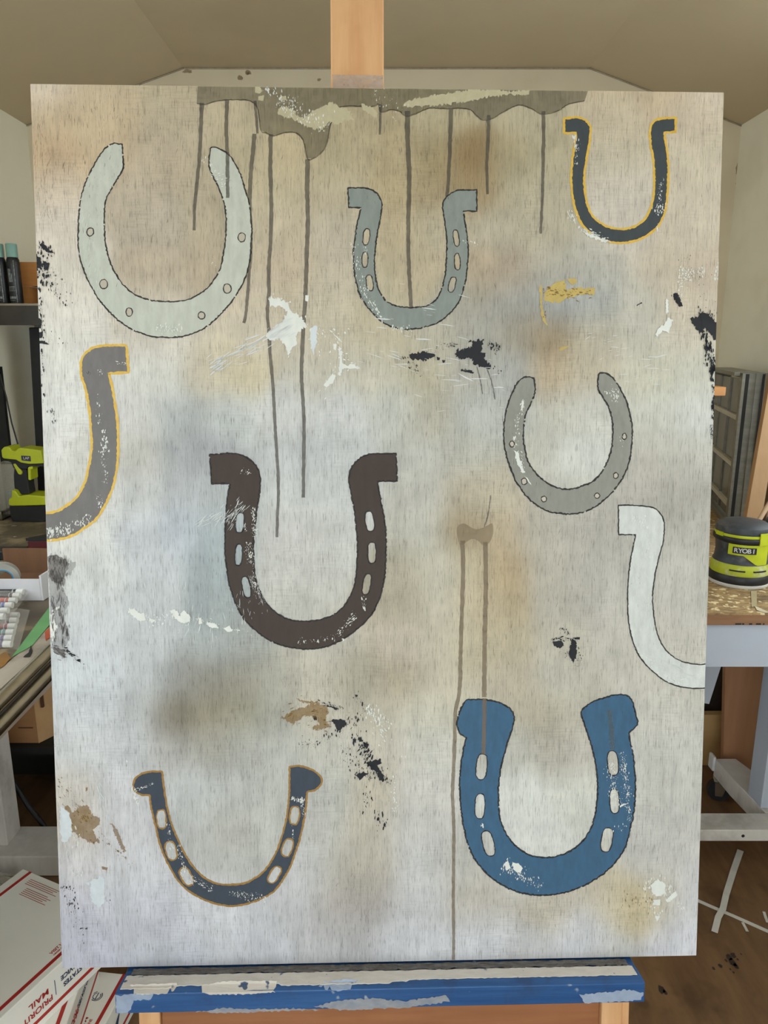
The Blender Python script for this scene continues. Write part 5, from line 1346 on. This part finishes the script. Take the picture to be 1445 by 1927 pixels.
sidep = [(r1.x, r1.y), (r2.x, r2.y), (r2.x + .035, r1.y - .12), (r2.x + .035, rbk.y + .001), (r1.x + .02, rbk.y + .001), (r1.x + .004, r1.y - .10)]
obj('side_rail', MB().prism(sidep, lambda p, q, t: (p, q, t), zr - .055, zr + .001), M_whitewood, bench_r, bevel=.002)
obj('end_cap', MB().span((r1.x - .010, r1.y - .012, zr - .035), (r1.x - .0005, r1.y + .02, zr + .012)), mat('white_plastic', (224, 226, 226), .4), bench_r, bevel=.004)
lg0 = at_y(1427, 1505, rf.y + .10)
obj('leg', MB().span((lg0.x, rf.y + .085, zr + .002), (lg0.x + .075, rf.y + .155, zf + .0)), M_fasc, bench_r, bevel=.002)
obj('leg', MB().span((lg0.x, rf.y + .085, zf + .001), (lg0.x + .075, rf.y + .155, ZB_ - .0045)), M_fasc, bench_r)
obj('brace', MB().bar((at_y(1362, 1262, 1.75).x, 1.75, zf + .06), (at_y(1312, 1318, 1.75).x, 1.75, at_y(1312, 1318, 1.75).z), .02, .055, (1, 0, 0)), M_fasc, bench_r)
# caster under the side rail
cs = at_z(1349, 1503, 0.0)
cst = thing('caster', 'chrome swivel caster with black wheel under the right bench', 'caster', (cs.x, cs.y, 0))
cst.rotation_euler = (0, 0, math.radians(-14))
wm = MB().tube([(0, -.012, .031), (0, .012, .031)], .0305, 28)
obj('wheel', wm, M_blk, cst, smooth=True)
obj('hub', MB().tube([(0, -.0145, .031), (0, .0145, .031)], .007, 14), M_chrome, cst, smooth=True)
for s_ in (-1, 1):
    obj('fork', MB().prism([(-.010, .018), (.010, .018), (.022, .062), (-.014, .062)], lambda p, q, t: (p, t, q), s_ * .015 - .0012, s_ * .015 + .0012), M_chrome, cst)
obj('plate', MB().span((-.016, -.0162, .0625), (.024, .0162, .0645)), M_chrome, cst)
# plywood sheets standing under the bench
ypl = 1.98
px0 = at_y(1367, 1420, ypl).x
zpb = .0005
px1 = at_y(1364, 1250, ypl).x
zpt = at_y(1400, 1240, ypl).z
tag(obj('plywood_panel', MB().prism([(px0 - (px1 - px0) * .0, zpb), (XR - .004, zpb), (XR - .004, zpt), (px1, zpt)], lambda p, q, t: (p, t, q), ypl, ypl + .018), M_plyf), 'upright pinkish plywood panel standing under the right bench', 'panel')
tag(obj('recess_shade', MB().span((.35, 2.18, .0005), (XR - .004, 2.2, ZB_ - .06)), mat('recess_shade_brown', (58, 42, 32), .7, col2=(44, 32, 26))), 'dark brown sheet coloured as the shade behind the plywood panel', 'panel')  # dark sheet carries the shade of the recess under the bench
yb0 = at_y(1330, 1365, 2.1); yb1 = at_y(1362, 1420, 2.1)
tag(obj('pine_offcut', MB().span((.62, 2.10, .0005), (at_y(1362, 1400, 2.1).x, 2.125, at_y(1345, 1345, 2.1).z)), mat('pale_yellow_pine', (196, 160, 108), .6, col2=(180, 142, 92), scale=(6, 30, 40), contrast=.3)), 'pale yellow pine offcut standing on the floor beside the plywood panel', 'board')

# ------------------------------------------------------------------ orbital sander
cc = at_z(1388, 1093, ZB_)
rk = cc.y / ray(1388, 1093).y / F_PX        # metres per photo pixel there
R0 = 53 * rk
M_body = mat('charcoal_plastic', (56, 60, 66), .45, col2=(46, 50, 56), scale=(20, 20, 20), stain=(120, 118, 110), stain_scale=26, stain_amt=.35)
M_limed = mat('dusty_lime_plastic', (172, 182, 40), .45, col2=(160, 168, 38), scale=(20, 20, 20), stain=(196, 194, 176), stain_scale=22, stain_amt=.7)
sand = thing('orbital_sander', 'lime and charcoal orbital sander with RYOBI badge on the right bench', 'sander', (cc.x, cc.y, ZB_ + .0005))
sand.scale = (1, 1, .89)
obj('pad', MB().lathe([(R0 * .98, 0), (R0, .002), (R0, .007), (R0 * .97, .009)], n=48), mat('pale_pad', (206, 204, 198), .6), sand, smooth=True)
obj('skirt', MB().lathe([(R0 * .99, .0092), (R0 * 1.01, .013), (R0 * 1.0, .024), (R0 * .96, .030)], n=48), M_blk, sand, smooth=True)
obj('lower_ring', MB().lathe([(R0 * .96, .0302), (R0 * .97, .034), (R0 * .95, .050), (R0 * .90, .058)], n=48), M_limed, sand, smooth=True)
obj('housing', MB().lathe([(R0 * .91, .0582), (R0 * .86, .066), (R0 * .84, .085), (R0 * .86, .105), (R0 * .90, .112)], n=48), M_body, sand, smooth=True)
obj('collar', MB().lathe([(R0 * .92, .1122), (R0 * .96, .116), (R0 * .96, .124), (R0 * .93, .127)], n=48), M_blk, sand, smooth=True)
obj('trim_ring', MB().lathe([(R0 * .92, .1272), (R0 * .93, .129), (R0 * .92, .134)], n=48), M_lime, sand, smooth=True)
obj('cap', MB().lathe([(R0 * .91, .1342), (R0 * .92, .138), (R0 * .88, .150), (R0 * .70, .158), (R0 * .3, .161)], n=48), M_body, sand, smooth=True)


def curved(name, a0, a1, z0, z1, rr, m, par, nn=14, poly=None):
    tv = []; tf = []
    for i in range(nn + 1):
        t = i / nn; a = math.radians(a0 + (a1 - a0) * t)
        zl = z0 if poly is None else poly(t)
        for z in (zl, z1): tv += [(rr(z) * math.cos(a), rr(z) * math.sin(a), z)]
    for i in range(nn): tf.append((2 * i, 2 * i + 2, 2 * i + 3, 2 * i + 1))
    o = obj(name, MB().add(tv, tf), m, par)
    md = o.modifiers.new('thick', 'SOLIDIFY'); md.thickness = .0022; md.offset = 0
    return o


rf_ = lambda z: R0 * (.885 if .066 < z < .1 else .92)
view = math.degrees(math.atan2(-cc.y, -cc.x))     # direction from the sander to the viewer
curved('badge_panel', view - 26, view + 62, .062, .111, lambda z: R0 * .905, M_lime, sand, poly=lambda t: .084 if t < .36 else max(.060, .084 - (t - .36) * .075))
curved('badge', view - 16, view + 30, .089, .105, lambda z: R0 * .935, M_blk, sand)
for i, ch in enumerate('RYOBI'):
    a = math.radians(view + 7 + (i - 2) * 8.3)
    rr = R0 * .962
    text_mesh('badge_letter', ch, .0155, mat('silver_print', (214, 216, 218), .4), sand,
              frame_m((rr * math.cos(a), rr * math.sin(a), .097), (-math.sin(a), math.cos(a), 0), (0, 0, 1)), 'CENTER', .0003, .92)
for a in (-18, 28):
    curved('vent_slot', view + a, view + a + 30, .043, .0462, lambda z: R0 * .968, M_dark, sand, 6)
curved('trim_panel', view + 34, view + 62, .112, .142, lambda z: R0 * .965, M_lime, sand)
curved('trim_panel', view - 62, view - 40, .126, .136, lambda z: R0 * .95, M_lime, sand)
# second lime tool just beside it
t2 = at_z(1466, 1085, ZB_)
tool2 = thing('dust_box_tool', 'lime green tool standing at the right end beside the sander', 'power tool', (t2.x, t2.y, ZB_ + .0005))
obj('base', MB().lathe([(.05, 0), (.052, .004), (.05, .014), (.045, .016)], n=36), M_blk, tool2, smooth=True)
obj('body', MB().lathe([(.044, .0162), (.046, .02), (.042, .07), (.044, .105), (.04, .112)], n=36), M_lime, tool2, smooth=True)
obj('cap', MB().lathe([(.041, .1122), (.044, .118), (.042, .135), (.03, .143), (.01, .145)], n=36), M_body, tool2, smooth=True)
# loose scraps on the bench
flatpatch('tape_strip', [(1413, 1112), (1424, 1112), (1424, 1140), (1414, 1142)], mat('yellowed_tape', (176, 162, 126), .6), 'yellowed tape strip stuck on the right bench top', 'tape', ZB_ + .0012)
flatpatch('paper_scrap', [(1420, 1140), (1430, 1144), (1445, 1151), (1460, 1151), (1440, 1153), (1424, 1148)], mat('cream_scrap', (206, 196, 168), .6), 'curled cream paper scrap at the right bench edge', 'scrap', ZB_ + .0012)
# ------------------------------------------------------------------ old aluminium window leaning by the right wall
n_t = at_y(1415, 702, 2.08)
dirw = Vector((.27, 1, 0)).normalized()
nrm = Vector((-dirw.y, dirw.x, 0))           # towards the room
M_alu = mat('dull_aluminium', (134, 132, 122), .4, metal=.3, col2=(112, 110, 100), scale=(10, 10, 60))
M_pane_d = mat('dusty_grey_pane', (104, 106, 102), .25, col2=(90, 92, 88), scale=(6, 6, 6), spec=.6)
wx = thing('window_sash', 'old grey aluminium window with small panes leaning beside the right wall', 'window', (at_y(1402, 705, 2.08).x, 2.08, ZB_ + .0005))
wx.rotation_euler = (0, 0, math.atan2(dirw.y, dirw.x))   # local x runs along the window, y towards the room
WH = at_y(1402, 703, 2.08).z - ZB_
WL = .56
obj('near_jamb', MB().span((0, -.062, 0), (.012, -.052, WH)).span((0, -.034, 0), (.012, -.029, WH)).span((.004, -.052, 0), (.012, -.034, WH)).span((.004, -.029, 0), (.012, -.002, WH)).span((0, -.002, 0), (.030, .006, WH)), M_alu, wx)
obj('dark_channel', MB().span((.0005, -.0115, .001), (.0035, -.0025, WH - .002)).span((.0005, -.0515, .001), (.0035, -.046, WH - .002)), M_dark, wx)
obj('head', MB().span((.0125, -.062, WH - .012), (WL, .006, WH)).span((.0305, .0065, WH - .008), (WL, .022, WH + .002)), M_alu, wx)
obj('far_jamb', MB().span((WL - .02, -.06, 0), (WL, .006, WH - .0125)), M_alu, wx)
obj('sill', MB().span((.0305, -.06, 0), (WL - .0205, .006, .02)), M_alu, wx)
zz = [.02] + [WH * f for f in (.19, .42, .66, .83)] + [WH - .0125]
zz = [.02, at_y(1360, 925, 2.3).z - ZB_, at_y(1370, 855, 2.3).z - ZB_, at_y(1378, 775, 2.3).z - ZB_, WH - .0125]
for i in range(1, 4):
    obj('glazing_bar', MB().span((.0305, -.008, zz[i] - .007), (WL - .0205, .0055, zz[i] + .007)), mat('cream_bar', (196, 190, 172), .5), wx)
for i in range(4):
    for j in range(3):
        a = .0305 + (WL - .051) * j / 3; b = .0305 + (WL - .051) * (j + 1) / 3
        obj('pane', MB().span((a + .008, -.006, zz[i] + .0075), (b - .008, -.003, zz[i + 1] - .0075)), M_pane_d, wx)
for j in (1, 2):
    a = .0305 + (WL - .051) * j / 3
    for i in range(4):
        obj('upright_bar', MB().span((a - .006, -.008, zz[i] + .0075), (a + .006, .001, zz[i + 1] - .0075)), M_alu, wx)
bl = at_y(1340, 735, 2.12); bl2 = at_y(1367, 735, 2.12)
M_blk_w = mat('orange_wood_block', (196, 140, 82), .5, col2=(178, 122, 66), scale=(6, 40, 40), contrast=.3)
# wood leaning at the far right: two pine boards and a dowel
def lean(name, lab, pb_, pt_, w, th, m, cat='board'):
    a = Vector(pb_); b = Vector(pt_)
    return tag(obj(name, MB().bar(a, b, w, th, (0, 1, 0)), m, bevel=.001), lab, cat)
M_pine2 = mat('pale_pine', (164, 130, 90), .6, col2=(146, 112, 74), scale=(30, 30, 3), contrast=.3)
b0 = at_z(1404, 1010, ZB_); t0 = at_y(1456, 690, 2.2)
tt = at_y(1452, 708, 2.16)
lean('pine_board', 'pale pine board leaning upright beside the old window', (at_y(1412, 985, 1.90).x, 1.90, ZB_ + .014), (at_y(1462, 708, 2.03).x, 2.03, at_y(1462, 690, 2.03).z), .042, .018, M_pine2)
lean('pine_strip', 'darker narrow wood strip leaning at the right wall', (at_y(1446, 985, 1.90).x, 1.90, ZB_ + .012), (at_y(1474, 800, 2.0).x, 2.0, at_y(1474, 780, 2.0).z), .03, .018, mat('brown_wood', (120, 92, 66), .6, col2=(104, 78, 54), scale=(30, 30, 3)))
d0 = at_y(1424, 986, 1.78); d1_ = at_y(1447, 948, 1.80)
dd = (d1_ - d0)
dn = d0 + dd * ((ZB_ + .006 - d0.z) / dd.z)
tag(obj('dowel', MB().tube([dn, d1_ + dd * 3.0], .0058, 12), mat('dowel_wood', (190, 160, 128), .6), smooth=True), 'thin pale dowel leaning behind the sander', 'dowel')

# wooden block resting on a glazing bar is held by a long batten behind the easel
batten = MB().span((at_y(1318, 735, 1.95).x - .10, 1.95, at_y(1355, 745, 1.95).z), (at_y(1366, 735, 1.95).x, 2.02, at_y(1355, 728, 1.95).z))
bz = at_y(1355, 745, 1.95).z
shf = thing('tool_rack', 'orange wood rack arm reaching out beside the old window', 'rack', (0, 0, 0))
obj('arm', batten, M_blk_w, shf, bevel=.002)
xq = at_y(1318, 735, 1.95).x - .10
obj('post', MB().span((xq - .03, 1.95, ZB_ + .0005), (xq - .0005, 2.02, bz + .08)), M_blk_w, shf, bevel=.002)
obj('foot', MB().span((xq - .06, 1.90, ZB_ + .0003), (xq - .0305, 2.08, ZB_ + .03)), M_blk_w, shf)

# ------------------------------------------------------------------ scraps and marks on the floor at the right
M_strip = mat('white_plastic_strip', (206, 204, 196), .6, col2=(194, 192, 184), scale=(30, 30, 30))


def strip(pts, wpx, label, z=.0008):
    q = [at_z(p[0], p[1], 0) for p in pts]
    mb = MB(); tv = []; tf = []
    for i, p in enumerate(q):
        t = (q[min(i + 1, len(q) - 1)] - q[max(i - 1, 0)]).normalized(); n = Vector((-t.y, t.x, 0))
        w = wpx * 1.0 / 1373 * (p - CAM).length / 2
        zz_ = z + (.0015 if i in (0, len(q) - 1) else 0)
        tv += [(p.x + n.x * w, p.y + n.y * w, zz_), (p.x - n.x * w, p.y - n.y * w, zz_)]
    for i in range(len(q) - 1): tf.append((2 * i, 2 * i + 2, 2 * i + 3, 2 * i + 1))
    o = obj('paper_strip', mb.add(tv, tf), M_strip)
    md = o.modifiers.new('thick', 'SOLIDIFY'); md.thickness = .0007; md.offset = 1
    return tag(o, label, 'strip')


strip([(1306, 1693), (1340, 1707), (1380, 1724), (1445, 1753), (1475, 1766)], 6.5, 'long narrow white strip lying across the floor')
strip([(1393, 1603), (1380, 1640), (1366, 1685), (1360, 1712), (1351, 1728), (1344, 1757)], 9, 'shorter wide white strip crossing on top of the long one', z=.0034)
strip([(1397, 1737), (1402, 1745), (1406, 1754)], 4, 'tiny curled white scrap below the crossed strips')
strip([(1437, 1717), (1441, 1728), (1444, 1737)], 4, 'tiny white scrap at the right beside the long strip')
M_blot = mat('dark_floor_stain', (40, 32, 26), .6, col2=(58, 46, 36), scale=(60, 60, 60))
bl_ = MB()
for px, py, r in ((1372, 1802, 5), (1380, 1798, 4), (1379, 1812, 6), (1384, 1819, 4), (1366, 1808, 2), (1388, 1806, 1.6), (1374, 1824, 1.5), (1380, 1830, 1.5), (1394, 1796, 1.4), (1355, 1818, 3), (1343, 1823, 2.4), (1245, 1862, 6), (1252, 1868, 3)):
    c = at_z(px, py, 0); kk = (c - CAM).length / 1373
    n = 9
    tv = [(c.x + kk * r * math.cos(i * 2 * math.pi / n) * random.uniform(.6, 1.2), c.y + kk * r * 1.5 * math.sin(i * 2 * math.pi / n) * random.uniform(.6, 1.2), .0006) for i in range(n)]
    bl_.add(tv, [tuple(range(n))])
tag(obj('paint_spots', bl_, M_blot), 'dark dried paint spots on the floor to the right', 'paint spots', kind='stuff')
